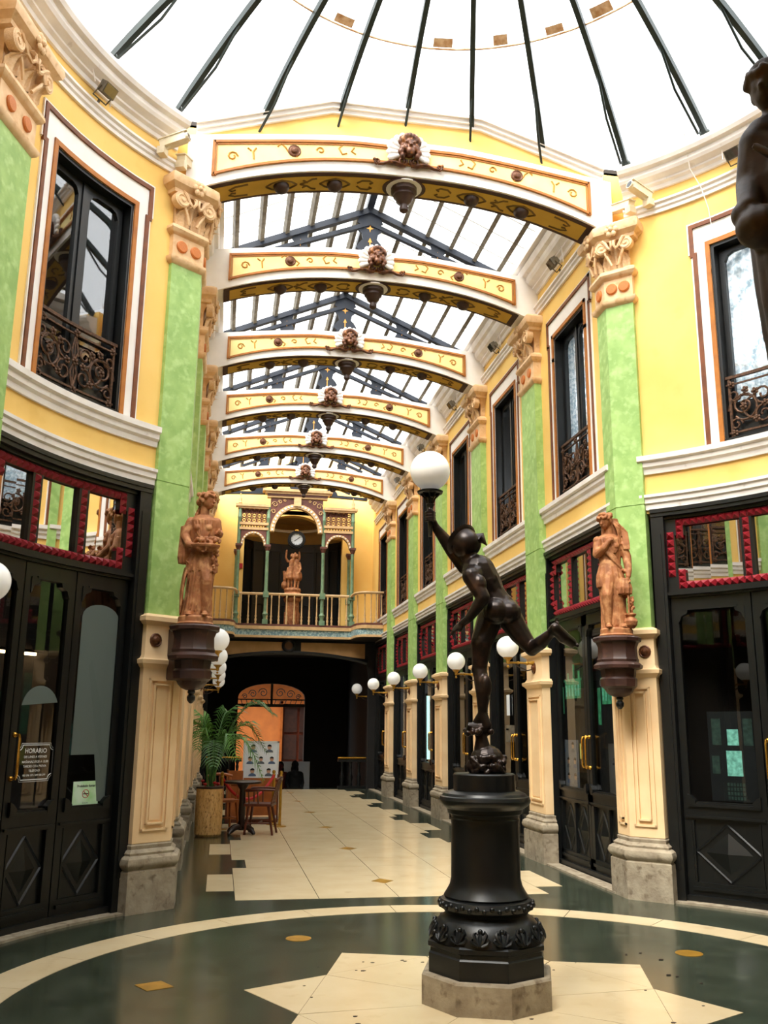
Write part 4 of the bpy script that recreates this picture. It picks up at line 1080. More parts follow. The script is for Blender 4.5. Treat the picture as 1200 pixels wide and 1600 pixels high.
for x0, x1 in ((cxs[0], cxs[1]), (cxs[2], cxs[3])):
    arch_ring(x0+.05, x1-.05, 6.45, .38, .06, 'small_arch', 'gallery_wood', 24.95, 25.09)
    spandrel(x0+.05, x1-.05, 6.45, .38, 6.9, 'spandrel', 'gallery_plum', y0_, y1_)
    b = B(); b.box(x0-GX, x1-GX, -.04, .1, 6.88-3.9, 6.95-3.9); b.box(x0-GX, x1-GX, -.04, .1, 7.02-3.9, 7.09-3.9); b.build('rail', 'gallery_wood', gal)
    b = B(); b.box(x0-.12-GX if x0 < 1 else x0-GX, x1-GX if x0 < 1 else x1+.12-GX, -.08, .14, 7.53-3.9, 7.60-3.9); b.box(x0-.06-GX if x0 < 1 else x0-GX, x1-GX if x0 < 1 else x1+.06-GX, -.05, .11, 7.48-3.9, 7.53-3.9); b.build('cap_rail', 'gallery_wood', gal)
    # pierced lattice of interlaced rings
    b = B()
    nxr, nzr = 5, 3; wx = (x1-x0-.1)/nxr; wz = .40/nzr
    for i in range(nxr):
        for j in range(nzr):
            cx_, cz_ = x0+.05+wx*(i+.5)-GX, 7.09+wz*(j+.5)-3.9
            b.tube([(cx_+wx*.50*math.cos(t), 0.02, cz_+wz*.50*math.sin(t)) for t in [2*PI*q/10 for q in range(11)]], .014, 4, False)
            b.tube([(cx_-wx*.5, .02, cz_), (cx_+wx*.5, .02, cz_)], .008, 4); b.tube([(cx_-wx*.5, .02, cz_-wz*.5), (cx_+wx*.5, .02, cz_+wz*.5)], .007, 4); b.tube([(cx_-wx*.5, .02, cz_+wz*.5), (cx_+wx*.5, .02, cz_-wz*.5)], .007, 4)
    for i in range(9):
        cx_ = x0+.05+(x1-x0-.1)*(i+.5)/9-GX; b.tube([(cx_-.03, .02, 6.95-3.9), (cx_+.03, .02, 7.02-3.9)], .008, 4); b.tube([(cx_+.03, .02, 6.95-3.9), (cx_-.03, .02, 7.02-3.9)], .008, 4)
    b.build('lattice', 'gallery_plum', gal)
arch_ring(cxs[1]+.04, cxs[2]-.04, 6.85, .80, .12, 'great_arch', 'gallery_wood', 24.93, 25.10)
nb_ = 22; bm_ = B(); bm_.box(-.028, .028, -.012, .012, -.022, .022); BEAD = bm_.mesh('arch_block', 'white')
for k in range(nb_):
    a = PI*(k+.5)/nb_; r1 = (cxs[2]-cxs[1])/2-.04-.06
    inst(BEAD, 'arch_block', gal, gp((cxs[1]+cxs[2])/2-r1*math.cos(a), 24.925, 6.85+.74*math.sin(a)), (0, -(PI/2-a)*-1, 0))
for (x0, x1) in ((cxs[0], cxs[1]), (cxs[2], cxs[3])):
    for k in range(12):
        a = PI*(k+.5)/12; r1 = (x1-x0)/2-.05-.03
        inst(BEAD, 'arch_block', gal, gp((x0+x1)/2-r1*math.cos(a), 24.945, 6.45+.35*math.sin(a)), (0, PI/2-a, 0), (.7, 1, .7))
spandrel(cxs[1]+.04, cxs[2]-.04, 6.85, .80, 7.80, 'spandrel', 'gallery_plum', y0_, y1_)
b = B()
for s in (-1, 1):
    for (x, z, r) in ((.62, 7.62, .09), (.48, 7.70, .06), (.66, 7.42, .07), (.35, 7.74, .04)):
        b.tube([(s*q, -.03, w-3.9) for q, w in spiral(x, z, r, 1.2, 0, 10, 1, .3)], .012, 4)
b.build('carved_scroll', 'gallery_wood', gal)
b = B(); b.box(-.10, .10, -.12, .1, 7.58-3.9, 7.84-3.9); b.build('keystone', 'gallery_wood', gal)
b = B(); b.box(-.84, .84, -.06, .12, 7.82-3.9, 7.87-3.9); b.box(-.90, .90, -.11, .14, 7.92-3.9, 7.98-3.9); b.box(-.97, .97, -.17, .18, 7.98-3.9, 8.05-3.9); b.build('entablature', 'gallery_wood', gal)
b = B(); b.box(-.84, .84, -.08, .1, 7.87-3.9, 7.92-3.9); b.build('entablature_band', 'gallery_plum', gal)
fb2 = B(); fb2.lathe([(.03, 0), (.05, .04), (.03, .08), (.045, .14), (.02, .20), (.012, .27), (.02, .29), (0, .32)], (0, 0, 0), 10); FIN = fb2.mesh('finial', 'gallery_wood', 50)
for x in (cxs[0], cxs[3]): inst(FIN, 'finial', gal, gp(x, 25.02, 7.60))
# red alarm box on the wall
b = B(); b.box(-.06, .06, -.04, 0, -.07, .07); b.box(-.02, .02, -.05, -.04, -.04, .03); o = b.build('alarm_box', 'alarm_red'); o.location = (.36, 25.99, 6.03); tag(o, 'small red alarm box on the yellow wall left of the dark screen', 'alarm')

# clock group
cs = empty('clock_statue', (1.82, 25.55, 4.25), 0, 'terracotta pair of children holding up a round clock on the balcony', 'statue')
b = B(); b.lathe([(.26, 0), (.26, .05), (.21, .09), (.20, .72), (.23, .76), (.25, .80), (.25, .84), (.18, .88)], (0, 0, 0), 8, rot=PI/8); b.build('pedestal', 'terracotta', cs, smooth=30)
b = B(); 
for k in range(7):
    a = PI*(1+(k+.5)/7); b.tube([(.205*math.cos(a), .205*math.sin(a), .12), (.205*math.cos(a), .205*math.sin(a), .45)], .018, 5)
b.build('fluting', 'terracotta', cs, smooth=40)
b = B(); b.lathe([(.30, .88), (.32, .93), (.26, .97), (.22, 1.0), (.24, 1.06), (.22, 1.12), (0, 1.14)], (0, 0, 0), 20); b.build('round_base', 'terracotta', cs, smooth=35)
b = B(); Z = 1.12
def kid(x, lean, arm_up, sk):
    limb(b, [(x-.03+sk, -.03, Z), (x-.035, -.04, Z+.22), (x-.03+lean*.4, 0, Z+.44)], [.032, .04, .06]); limb(b, [(x+.06+sk, .02, Z), (x+.05, 0, Z+.22), (x+.03+lean*.4, .0, Z+.44)], [.032, .04, .06])
    limb(b, [(x+lean*.4, 0, Z+.46), (x+lean*.8, 0, Z+.62), (x+lean, 0, Z+.76)], [.085, .075, .08])
    b.sphere((x+lean*1.15, -.02, Z+.92), .068, 12, 9, (1, 1, 1.1)); b.tube([(x+lean, 0, Z+.78), (x+lean*1.1, 0, Z+.88)], .035, 8)
kid(-.09, .05, 1, 0); kid(.10, -.02, 0, -.02)
b.lathe([(.11, Z+.26), (.125, Z+.3), (.10, Z+.45), (.07, Z+.6)], (-.10, -.01, 0), 10); b.lathe([(.10, Z+.24), (.115, Z+.3), (.10, Z+.45), (.08, Z+.66)], (.10, 0, 0), 10)
limb(b, [(-.16, -.02, Z+.76), (-.22, -.05, Z+.86), (-.20, -.07, Z+1.06)], [.035, .03, .026]); limb(b, [(-.02, -.05, Z+.76), (.0, -.09, Z+.88), (.04, -.05, Z+1.0)], [.035, .03, .026])
limb(b, [(.18, 0, Z+.72), (.21, -.03, Z+.56), (.16, -.08, Z+.44)], [.035, .03, .024]); limb(b, [(.12, .05, Z+.76), (.18, .08, Z+.9), (.16, .06, Z+1.05)], [.035, .03, .026])
b.sphere((-.22, .08, Z+.1), .10, 10, 8, (1, 1, 1.2)); b.sphere((-.20, .06, Z+.28), .07, 10, 8, (1, 1, 1.6)); b.tube([(-.2, .06, Z+.3), (-.25, .05, Z+.5)], [.07, .04], 8)
b.sphere((.2, .06, Z+.36), .08, 10, 8, (.8, .8, 1.8))
remeshed('figures', b, 'terracotta', .011, 1, cs)
ck = empty('clock', (1.89, 25.52, 6.76), 0, 'round dark clock with pale dial held above the terracotta children', 'clock')
def disc(name, mt, r0, r1, y0, y1, z=0):
    b = B(); b.tf = Matrix.Rotation(PI/2, 4, 'X'); b.lathe([(r0, -y1), (r1, -y1), (r1, -y0), (r0, -y0)]+([(r0, -y1)] if r0 > 0 else []), (0, 0, 0), 24); return b.build(name, mt, ck, smooth=35)
disc('case', 'black_paint', 0.0, .25, -.02, .12); disc('rim', 'black_paint', .165, .21, -.08, -.02); disc('dial', 'paper', 0, .17, -.045, -.03)
b = B(); b.tube([(0, -.055, 0), (-.07, -.055, -.05)], .008, 4); b.tube([(0, -.055, 0), (.09, -.055, .08)], .006, 4)
for k in range(12):
    a = 2*PI*k/12; b.tube([(.13*math.sin(a), -.05, .13*math.cos(a)), (.15*math.sin(a), -.05, .15*math.cos(a))], .005, 4)
b.build('hands', 'ink_black', ck)
b = B(); b.lathe([(.05, .22), (.07, .26), (.05, .29), (0, .3)], (0, .03, 0), 10); b.build('crown', 'gold', ck, smooth=40)

# ------------------------------------------------------------------ dark passage under the gallery and the street beyond
n = 20
ar = [(-.30+4.2*i/n, 3.30+.24*math.sin(PI*i/n)**.8) for i in range(n+1)]
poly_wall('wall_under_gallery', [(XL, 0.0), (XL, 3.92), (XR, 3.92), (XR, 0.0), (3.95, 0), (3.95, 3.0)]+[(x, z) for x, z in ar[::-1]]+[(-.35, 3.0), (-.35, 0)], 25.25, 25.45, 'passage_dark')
b = B(); pts = [(x, 25.2, z+.03) for x, z in ar]; b.tube(pts, .05, 5)
o = b.build('trim_%d' % (TRIM[0]+1), 'black_paint', None, smooth=50); TRIM[0] += 1; tag(o, kind='structure')
for s in (-1, 1):
    pp = [(GX+s*x, z) for x, z in [(.24, 3.60), (.9, 3.56), (1.5, 3.50), (2.0, 3.44), (2.0, 3.85), (.24, 3.85)]]
    b = B(); b.prism(pp, 25.22, 25.26, 'y')
    o = b.build('trim_%d' % (TRIM[0]+1), 'beam_brown'); TRIM[0] += 1; tag(o, kind='structure')
me_ = empty('medallion', (1.74, 25.22, 3.75), 0, 'dark round medallion on the beam below the balcony', 'medallion')
b = B(); b.tf = Matrix.Rotation(PI/2, 4, 'X'); b.lathe([(.11, 0), (.19, 0), (.19, .06), (.15, .09), (.11, .06), (.11, 0)], (0, 0, 0), 20); b.build('ring', 'black_paint', me_, smooth=30)
b = B(); b.tf = Matrix.Rotation(PI/2, 4, 'X'); b.lathe([(0, 0), (.115, 0), (.115, .03), (0, .03)], (0, 0, 0), 20); b.build('centre', 'interior_warm', me_, smooth=30)
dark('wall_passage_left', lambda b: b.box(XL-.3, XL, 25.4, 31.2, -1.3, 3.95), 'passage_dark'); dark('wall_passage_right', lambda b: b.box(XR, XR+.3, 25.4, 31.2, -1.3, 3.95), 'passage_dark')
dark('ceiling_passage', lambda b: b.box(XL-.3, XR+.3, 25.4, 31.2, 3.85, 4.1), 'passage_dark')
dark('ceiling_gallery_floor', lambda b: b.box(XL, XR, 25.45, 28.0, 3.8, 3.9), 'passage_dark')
b = B()
st_ = empty('stairs', (GX, 25.9, 0), 0, kind='structure')
for k in range(6):
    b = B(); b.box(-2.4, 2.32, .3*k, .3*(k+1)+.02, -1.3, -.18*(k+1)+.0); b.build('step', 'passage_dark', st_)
b = B(); b.box(-8, 12, 27.6, 42, -1.35, -1.08); o = b.build('floor_street', 'stone'); tag(o, kind='structure')
na = 14; ax0, ax1 = .55, 2.74
arcp = [((ax0+ax1)/2-(ax1-ax0)/2*math.cos(PI*i/na), 2.55+.45*math.sin(PI*i/na)) for i in range(na+1)]
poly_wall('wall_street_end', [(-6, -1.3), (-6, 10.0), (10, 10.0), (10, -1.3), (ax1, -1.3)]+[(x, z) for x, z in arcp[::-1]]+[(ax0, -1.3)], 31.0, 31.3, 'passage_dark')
gr = empty('fanlight_grille', ((ax0+ax1)/2, 31.15, 2.3), 0, 'black iron fanlight grille with scrolls above the street doorway', 'grille')
b = B(); b.box(-1.1, 1.1, -.05, .05, -.06, .04); b.box(-1.1, 1.1, -.04, .04, .16, .20); b.box(-.04, .04, -.04, .04, 0, .7); b.build('bar', 'black_paint', gr)
b = B()
for s in (-1, 1):
    for (x, z, r) in ((.28, .40, .16), (.62, .36, .14), (.88, .28, .09)):
        b.tube([(s*q, 0, w) for q, w in spiral(x, z, r, 1.5, 0, 16, 1, .2)], .016, 5)
    for q in range(6): x = .1+.17*q; b.tube([(s*x, 0, .03), (s*(x+.05), 0, .17)], .012, 4)
b.build('scrollwork', 'black_paint', gr, smooth=60)
fac = empty('street_house', (1.8, 36.0, -1.08), 0, 'orange house front across the street, seen through the doorway', 'building')
b = B(); wall_mesh(b, -7, 7, 0, 9, [(.55, 1.75, 0.35, 3.55)], 0, .3); b.build('wall', 'street_orange', fac)
dr = B(); dr.box(.55, 1.75, .12, .16, .35, 3.55); do = dr.build('door', 'chair_wood', fac)
for x in (.62, 1.2):
    for z in (.5, 1.5, 2.5):
        b = B(); b.box(x, x+.48, .08, .12, z, z+.9); b.build('door_panel', 'dark_wood', do)
b = B(); b.box(.45, .55, -.04, .1, .3, 3.65); b.box(1.75, 1.85, -.04, .1, .3, 3.65); b.box(.45, 1.85, -.04, .1, 3.55, 3.68); b.build('door_frame', 'orange_wood', fac)
b = B(); b.box(-7, 7, -.06, 0, 0, .9); b.build('plinth', 'ink_grey', fac)
b = B(); b.box(-7, 7, -.5, 0, 4.5, 4.62); b.build('balcony_slab', 'stone', fac)
# stair balustrade with brass rail
def balustrade(x0, x1, y, lab):
    r = empty('stair_balustrade', (x0, y, 0), 0, lab, 'balustrade'); L = x1-x0
    b = B(); b.tube([(0, 0, .80), (L, 0, .80)], .03, 8); b.build('brass_rail', 'gold', r, smooth=50)
    b = B(); b.box(0, L, -.06, .06, .70, .76); b.box(0, L, -.06, .06, 0, .07); b.build('rail', 'black_paint', r)
    nb = int(L/.22)
    for k in range(nb): inst(BLK, 'baluster', r, ((k+.5)*L/nb, 0, .07))
    return r
bk = B(); bk.lathe([(.05, 0), (.06, .05), (.04, .1), (.07, .22), (.05, .32), (.03, .42), (.045, .5), (.03, .56), (.05, .63)], (0, 0, 0), 10); BLK = bk.mesh('baluster', 'black_paint', 45)
balustrade(3.2, 4.12, 25.62, 'black stair balustrade with brass rail at the far right')
balustrade(-.5, .62, 25.62, 'black stair balustrade with brass rail behind the palm')
# ------------------------------------------------------------------ statue brackets and draped statues
def fold_lathe(b, prof, c, seg, k, amp, ph=0.0, sx=1, sy=1, shift=None):
    """closed lathe whose radius ripples like hanging cloth; prof (r,z)"""
    n = len(prof); vs = []; fs = []
    for i in range(seg):
        a = 2*PI*i/seg
        for j, (r, z) in enumerate(prof):
            t = j/(n-1); q = r*(1+amp*(1-t)*math.sin(k*a+ph+1.2*t*math.sin(2*a))+amp*.5*(1-t)*math.sin((k*2-3)*a+ph))
            ox = shift(z) if shift else 0
            vs.append((c[0]+ox+q*sx*math.cos(a), c[1]+q*sy*math.sin(a), c[2]+z))
    for i in range(seg):
        j = (i+1) % seg
        for m in range(n-1): fs.append((i*n+m, j*n+m, j*n+m+1, i*n+m+1))
    fs.append(tuple(i*n for i in range(seg))[::-1]); fs.append(tuple(i*n+n-1 for i in range(seg)))
    b.add(vs, fs)
def head(b, c, r, yaw, tilt=0.0, hair=True, wreath=True, bun=True):
    """head looking along -y turned by yaw (rad, + to +x)"""
    T = Matrix.Translation(c) @ Matrix.Rotation(yaw, 4, 'Z') @ Matrix.Rotation(tilt, 4, 'X'); old = b.tf; b.tf = T if old is None else old @ T
    b.sphere((0, .01*r, .1*r), r, 14, 12, (.80, .95, 1.08)); b.sphere((0, -.55*r, -.55*r), .42*r, 10, 8, (1, .8, .9))
    b.sphere((0, -.30*r, -.35*r), .62*r, 10, 8)
    b.tube([(0, -.86*r, .2*r), (0, -1.12*r, -.22*r)], [.09*r, .17*r], 6); b.sphere((0, -.9*r, -.47*r), .15*r, 8, 6, (1.5, .7, .6))
    for s in (-1, 1): b.sphere((s*.33*r, -.72*r, .02*r), .15*r, 8, 6); b.tube([(s*.12*r, -.90*r, .22*r), (s*.5*r, -.70*r, .22*r)], .08*r, 5); b.sphere((s*.8*r, .05*r, -.1*r), .2*r, 6, 6, (.5, 1, 1.3))
    if hair:
        for k in range(16):
            a = PI*(k+.5)/16; b.sphere((.82*r*math.cos(a), -.38*r+.1*r*math.sin(a*3), .28*r+.78*r*math.sin(a)), .24*r, 8, 6)
        for k in range(18):
            b.sphere((random.uniform(-.75, .75)*r, random.uniform(.1, .95)*r, random.uniform(-.3, 1.0)*r), .3*r, 8, 6)
    if bun: b.sphere((0, 1.15*r, -.1*r), .48*r, 10, 8)
    if wreath:
        for k in range(22):
            a = 2*PI*k/22; b.sphere((.88*r*math.cos(a), .05*r+.98*r*math.sin(a), .62*r+.12*r*math.sin(k*2.3)), .2*r, 6, 5)
    b.tf = old
def fingers(b, c, d, n, r=.007, L=.04):
    """five fingers: c palm, d pointing direction, n spread direction"""
    d = Vector(d).normalized(); n = Vector(n).normalized(); k = d.cross(n)
    b.sphere(c, .018, 8, 6, (1, 1, 1))
    for i in range(4):
        p = Vector(c)+n*(i-1.5)*.0125+d*.01; l = L*(1, 1.12, 1.05, .82)[i]
        b.tube([p, p+d*l*.55+k*.004, p+d*l*.9+k*.016], [r, r*.9, r*.75], 6); b.sphere(p+d*l*.9+k*.016, r*.8, 6, 5)
    p = Vector(c)+n*-.02; b.tube([p, p+d*.015-n*.012+k*.008, p+d*.032-n*.01+k*.018], [r, r, r*.8], 6)
def lady(which):
    """draped standing woman, about 1.2 high, facing -y"""
    b = B(); m = 1 if which == 'left' else -1
    hip = lambda z: m*.035*math.sin(min(z, .75)*2.4)          # swung hip
    # under gown falling to the feet, then tunic overfold, then bodice
    fold_lathe(b, [(.135, 0), (.128, .08), (.118, .2), (.115, .32), (.122, .42), (.130, .52), (.118, .60), (.098, .66), (.092, .70)], (0, .01, 0), 80, 13, .10, 0, 1, .82, hip)
    fold_lathe(b, [(.138, .42), (.142, .46), (.138, .54), (.112, .63), (.098, .69)], (0, 0, 0), 80, 15, .08, 1.0, 1, .84, hip)
    fold_lathe(b, [(.094, .66), (.098, .72), (.108, .79), (.118, .86), (.118, .915), (.085, .955), (.045, .975)], (m*.03, 0, 0), 60, 11, .05, .5, 1.1, .74)
    for s in (-1, 1):
        b.sphere((m*.03+s*.05, -.066, .835), .038, 10, 8); b.sphere((m*.03+s*.118, 0, .905), .046, 10, 8)
    b.tube([(m*.03, .0, .93), (m*.035, -.012, 1.05)], [.048, .042], 10)
    kx = m*.055
    limb(b, [(kx, -.05, .52), (kx+m*.035, -.105, .33), (kx+m*.03, -.07, .06)], [.075, .055, .038])
    for fx, fy in ((kx+m*.035, -.10), (-m*.055, -.085)):
        b.sphere((fx, fy, .02), .032, 8, 6, (.9, 1.9, .8))
        for t in range(5): b.sphere((fx+(t-2)*.012, fy-.06+abs(t-1)*.004, .012), .009, 6, 5)
    def F(pts, r=.010):
        q = []
        for i in range(len(pts)-1):
            for t in (0, .34, .67): q.append(Vector(pts[i]).lerp(Vector(pts[i+1]), t))
        q.append(Vector(pts[-1])); w = []
        for p in q:                                     # lay the fold on the cloth
            if p.z < .70: rx = .118+.022*math.sin(max(0, p.z-.2)/.5*PI)+.012*max(0, .2-p.z)/.2; x = p.x-hip(p.z); ry = rx*.82; o0 = .01
            else: rx = .122; x = p.x-m*.03; ry = .088; o0 = 0
            if p.y > -.03 or abs(x) > rx*.98: w.append(p); continue
            w.append(Vector((p.x, o0-ry*math.sqrt(1-(x/rx)**2)-.002, p.z)))
        b.tube(w, [r*.6]+[r]*(len(w)-2)+[r*.5], 6)
    if which == 'left':
        head(b, (.055, -.02, 1.105), .080, .95, .08)
        for k in range(5): b.sphere((.0-.012*k, .065, 1.08-.03*k), .03, 8, 6)
        limb(b, [(-.092, .0, .895), (-.135, -.02, .76), (-.09, -.115, .665), (.005, -.165, .625)], [.048, .045, .034, .026]); fingers(b, (.03, -.168, .622), (1, -.1, -.1), (0, -.2, 1))
        limb(b, [(.148, .0, .895), (.175, .01, .79), (.19, -.075, .785)], [.046, .038, .032]); fingers(b, (.19, -.10, .79), (.1, -1, .3), (0, .3, 1))
        fold_lathe(b, [(.048, .50), (.062, .56), (.058, .70), (.05, .86)], (-.135, .02, 0), 30, 7, .16)
        fold_lathe(b, [(.05, .60), (.105, .635), (.115, .66), (.08, .67)], (.06, -.125, 0), 30, 10, .05, 0, 1.25, .75)
        for k in range(60): a = random.uniform(0, 2*PI); r = random.uniform(0, .105); b.sphere((.065+r*math.cos(a)*1.25, -.125+r*.75*math.sin(a), .685+random.uniform(-.02, .045)), random.uniform(.013, .024), 7, 6)
        for k in range(24): b.sphere((.155+random.uniform(-.025, .025), -.10+random.uniform(-.035, .025), .66-.011*k), random.uniform(.012, .02), 6, 5)
        for k in range(8): a0 = -.115+.026*k; F([(a0+.02, -.098, .50-.01*k), (a0, -.118-.006*(k % 2), .30), (a0-.02, -.105, .05)], .012)
        for k in range(8): F([(-.115+.012*k, -.095, .52-.012*k), (-.03+.014*k, -.128, .45-.02*k), (.07+.010*k, -.12, .40-.022*k)], .010)
        for k in range(6): F([(-.10-.006*k, .0+.02*k, .48), (-.135-.004*k, .0+.02*k, .25), (-.145, .0+.02*k, .02)], .016)
        for k in range(7): F([(-.06+.028*k, -.075, .92-.008*abs(k-3)), (-.04+.024*k, -.10, .84), (.0+.012*k, -.095, .74)], .009)
    else:
        head(b, (-.065, -.03, 1.10), .078, -.75, .30)
        fold_lathe(b, [(.055, .62), (.065, .75), (.082, .9), (.078, 1.05), (.062, 1.14)], (.0, .045, 0), 40, 9, .11, 0, 1.2, .9)
        for k in range(7): F([(.0+.014*k, -.01-.006*k, 1.14-.014*k), (.05+.016*k, -.04, .98), (.075+.014*k, -.07, .80)], .011)
        limb(b, [(-.145, .0, .89), (-.165, -.03, .76), (-.105, -.105, .81), (-.055, -.118, .875)], [.046, .044, .032, .024]); fingers(b, (-.04, -.125, .885), (.6, -.1, .8), (1, 0, -.5))
        limb(b, [(.085, .0, .895), (.135, -.02, .73), (.135, -.075, .59), (.125, -.105, .52)], [.05, .047, .036, .026]); fingers(b, (.122, -.11, .495), (-.1, -.3, -1), (1, 0, 0))
        for k in range(10): F([(-.115+.012*k, -.08, .82-.008*k), (-.03+.014*k, -.11, .70-.014*k), (.06+.010*k, -.10, .64-.014*k)], .011)
        for k in range(8): F([(-.135+.008*k, -.085, .54-.004*k), (-.02+.014*k, -.135, .42-.016*k), (.10+.005*k, -.105, .44-.016*k)], .012)
        fold_lathe(b, [(.068, .34), (.075, .40), (.05, .50)], (.085, -.085, 0), 30, 9, .2)
        for k in range(10): a0 = -.045+.017*k; F([(a0, -.115, .42), (a0+.004, -.128-.006*(k % 2), .22), (a0-.004, -.115, .03)], .011)
        for k in range(6): F([(-.115+.010*k, -.075, .48), (-.135+.012*k, -.10, .25), (-.105+.014*k, -.10, .03)], .012)
        for k in range(7): F([(-.12+.026*k, -.07, .92), (-.105+.026*k, -.095, .85), (-.06+.012*k, -.09, .76)], .010)
        b.lathe([(.03, .0), (.055, .03), (.065, .07), (.048, .10), (.028, .11), (.05, .13), (.055, .145), (0, .15)], (.135, -.085, 0), 14)
        for k in range(26): b.sphere((.135+random.uniform(-.03, .03), -.085+random.uniform(-.025, .025), .16+.006*k), random.uniform(.011, .019), 6, 5)
    return b
def statue_on_bracket(side):
    which = 'right' if side > 0 else 'left'
    px, py = XC+side*2.07, 8.70
    rz = side*-.0
    zt = 2.505
    br = empty('statue_bracket', (px, py, 1.75), 0, 'dark brown stepped bracket below the %s draped statue' % which, 'bracket', 'statue brackets')
    def lay(name, prof, mt='bracket_brown'):
        b = B(); b.lathe([(r, z-1.75) for r, z in prof], (0, 0, 0), 10, rot=PI/10)
        ang = math.atan2(9.12-py, side*.16); 
        return b.build(name, mt, br, smooth=30)
    lay('top_slab', [(.215, zt-.055), (.235, zt-.045), (.24, zt-.015), (.225, zt), (.0, zt)])
    lay('drum', [(.20, 2.25), (.205, 2.28), (.195, 2.30), (.19, 2.40), (.21, zt-.055)])
    lay('middle_slab', [(.20, 2.185), (.235, 2.195), (.24, 2.225), (.205, 2.255)])
    lay('lower_drum', [(.15, 2.0), (.175, 2.02), (.18, 2.09), (.165, 2.11), (.175, 2.19)])
    lay('cup', [(.05, 1.92), (.10, 1.94), (.13, 1.97), (.145, 2.0)])
    lay('drop_finial', [(0, 1.80), (.016, 1.805), (.036, 1.83), (.04, 1.86), (.024, 1.885), (.036, 1.90), (.03, 1.93)], 'black_paint')
    b = B(); dx, dy = side*.16, .40      # arm that ties it to the pilaster
    L = math.hypot(dx, dy); b.tf = Matrix.Rotation(math.atan2(dy, dx), 4, 'Z'); b.box(.05, L, -.12, .12, 2.02-1.75, zt-.01-1.75); b.build('back_block', 'bracket_brown', br)
    st = empty('draped_statue', (px, py, zt), 0, 'terracotta woman cradling a basket of flowers, on left bracket' if side < 0 else 'terracotta veiled woman with hand at breast and urn, on right bracket', 'statue', 'draped corner statues')
    b = B(); b.lathe([(.165, 0), (.172, .015), (.16, .03), (.16, .07), (.15, .085), (0, .085)], (0, 0, 0), 24); b.build('round_base', 'terracotta', st, smooth=30)
    o = remeshed('figure', lady(which), 'terracotta', .0052, 1, st); o.location = (0, 0, .08); o.rotation_euler = (0, 0, -.25*1 if side > 0 else -.05); o.scale = (1.0, 1.0, 1.0)
statue_on_bracket(-1); statue_on_bracket(1)

# ------------------------------------------------------------------ dark statue high at the right edge, near the photographer
nb = empty('statue_bracket', (2.12, 2.60, 1.75), 0, 'bracket under the dark statue, beyond the right edge of the picture', 'bracket', 'statue brackets')
b = B(); b.lathe([(0, 0), (.05, .04), (.04, .12), (.13, .2), (.16, .4), (.18, .7), (.21, .76), (.21, .82), (0, .83)], (0, 0, 0), 10); b.build('corbel', 'bracket_brown', nb, smooth=30)
b = B(); b.box(-.2, .2, -.5, 0, .2, .8); b.build('back_block', 'bracket_brown', nb)
ns = empty('dark_statue', (2.00, 2.70, 2.53), 0, 'dark backlit nude youth statue cut by the right edge above the shopfront', 'statue')
b = B(); b.lathe([(.14, 0), (.14, .07), (0, .075)], (.09, -.08, 0), 20); b.build('round_base', 'statue_dark', ns, smooth=30)
b = B(); b.tf = Matrix.Rotation(-.45, 4, 'Z')
limb(b, [(-.07, .0, .10), (-.075, .0, .36), (-.07, -.01, .40), (-.06, 0, .74)], [.042, .058, .056, .095]); limb(b, [(.08, -.06, .10), (.085, -.08, .38), (.06, 0, .74)], [.042, .056, .095])
limb(b, [(0, 0, .76), (-.01, .0, .90), (-.01, .0, 1.06), (0, .0, 1.16)], [.125, .11, .125, .12])
limb(b, [(-.11, 0, 1.25), (.0, 0, 1.28), (.13, 0, 1.22)], [.066, .064, .062]); limb(b, [(-.02, 0, 1.22), (-.06, -.02, 1.33)], [.055, .05])
head(b, (-.075, -.03, 1.415), .085, -.5, .15, True, True, False)
limb(b, [(-.135, .0, 1.22), (-.165, .02, 1.06), (-.185, -.05, .95), (-.19, -.08, .92)], [.065, .055, .045, .036]); fingers(b, (-.19, -.09, .895), (0, -.4, -1), (0, 1, 0), .009, .05)
limb(b, [(.155, .0, 1.18), (.22, -.03, 1.0), (.16, -.14, .92)], [.06, .05, .038])
b.sphere((-.15, -.06, .84), .095, 12, 9, (1, 1, .8)); b.sphere((-.205, -.05, .90), .05, 10, 8); limb(b, [(-.10, .02, 1.2), (-.12, .03, 1.05), (-.12, .03, .9)], [.09, .09, .08]); fold_lathe(b, [(.07, .35), (.09, .6), (.10, .85), (.085, 1.1)], (-.08, .05, 0), 30, 7, .1)          # bundle hanging from the hand
for k in range(7): b.tube([(-.16+.03*k, -.11, 1.14-.03*k), (-.08+.03*k, -.135, 1.05-.03*k), (.04+.02*k, -.12, .98-.02*k)], .016, 6)
for k in range(5): b.tube([(-.14+.02*k, .1, 1.2), (-.05, .13, 1.0), (.05, .12, .8)], .02, 6)
fold_lathe(b, [(.10, .05), (.11, .3), (.09, .62), (.06, .78)], (-.02, .10, 0), 30, 7, .12)
for s, x, y in ((-1, -.07, -.06), (1, .085, -.12)): b.sphere((x, y, .10), .035, 8, 6, (.9, 1.9, .8))
remeshed('figure', b, 'statue_dark', .010, 2, ns)

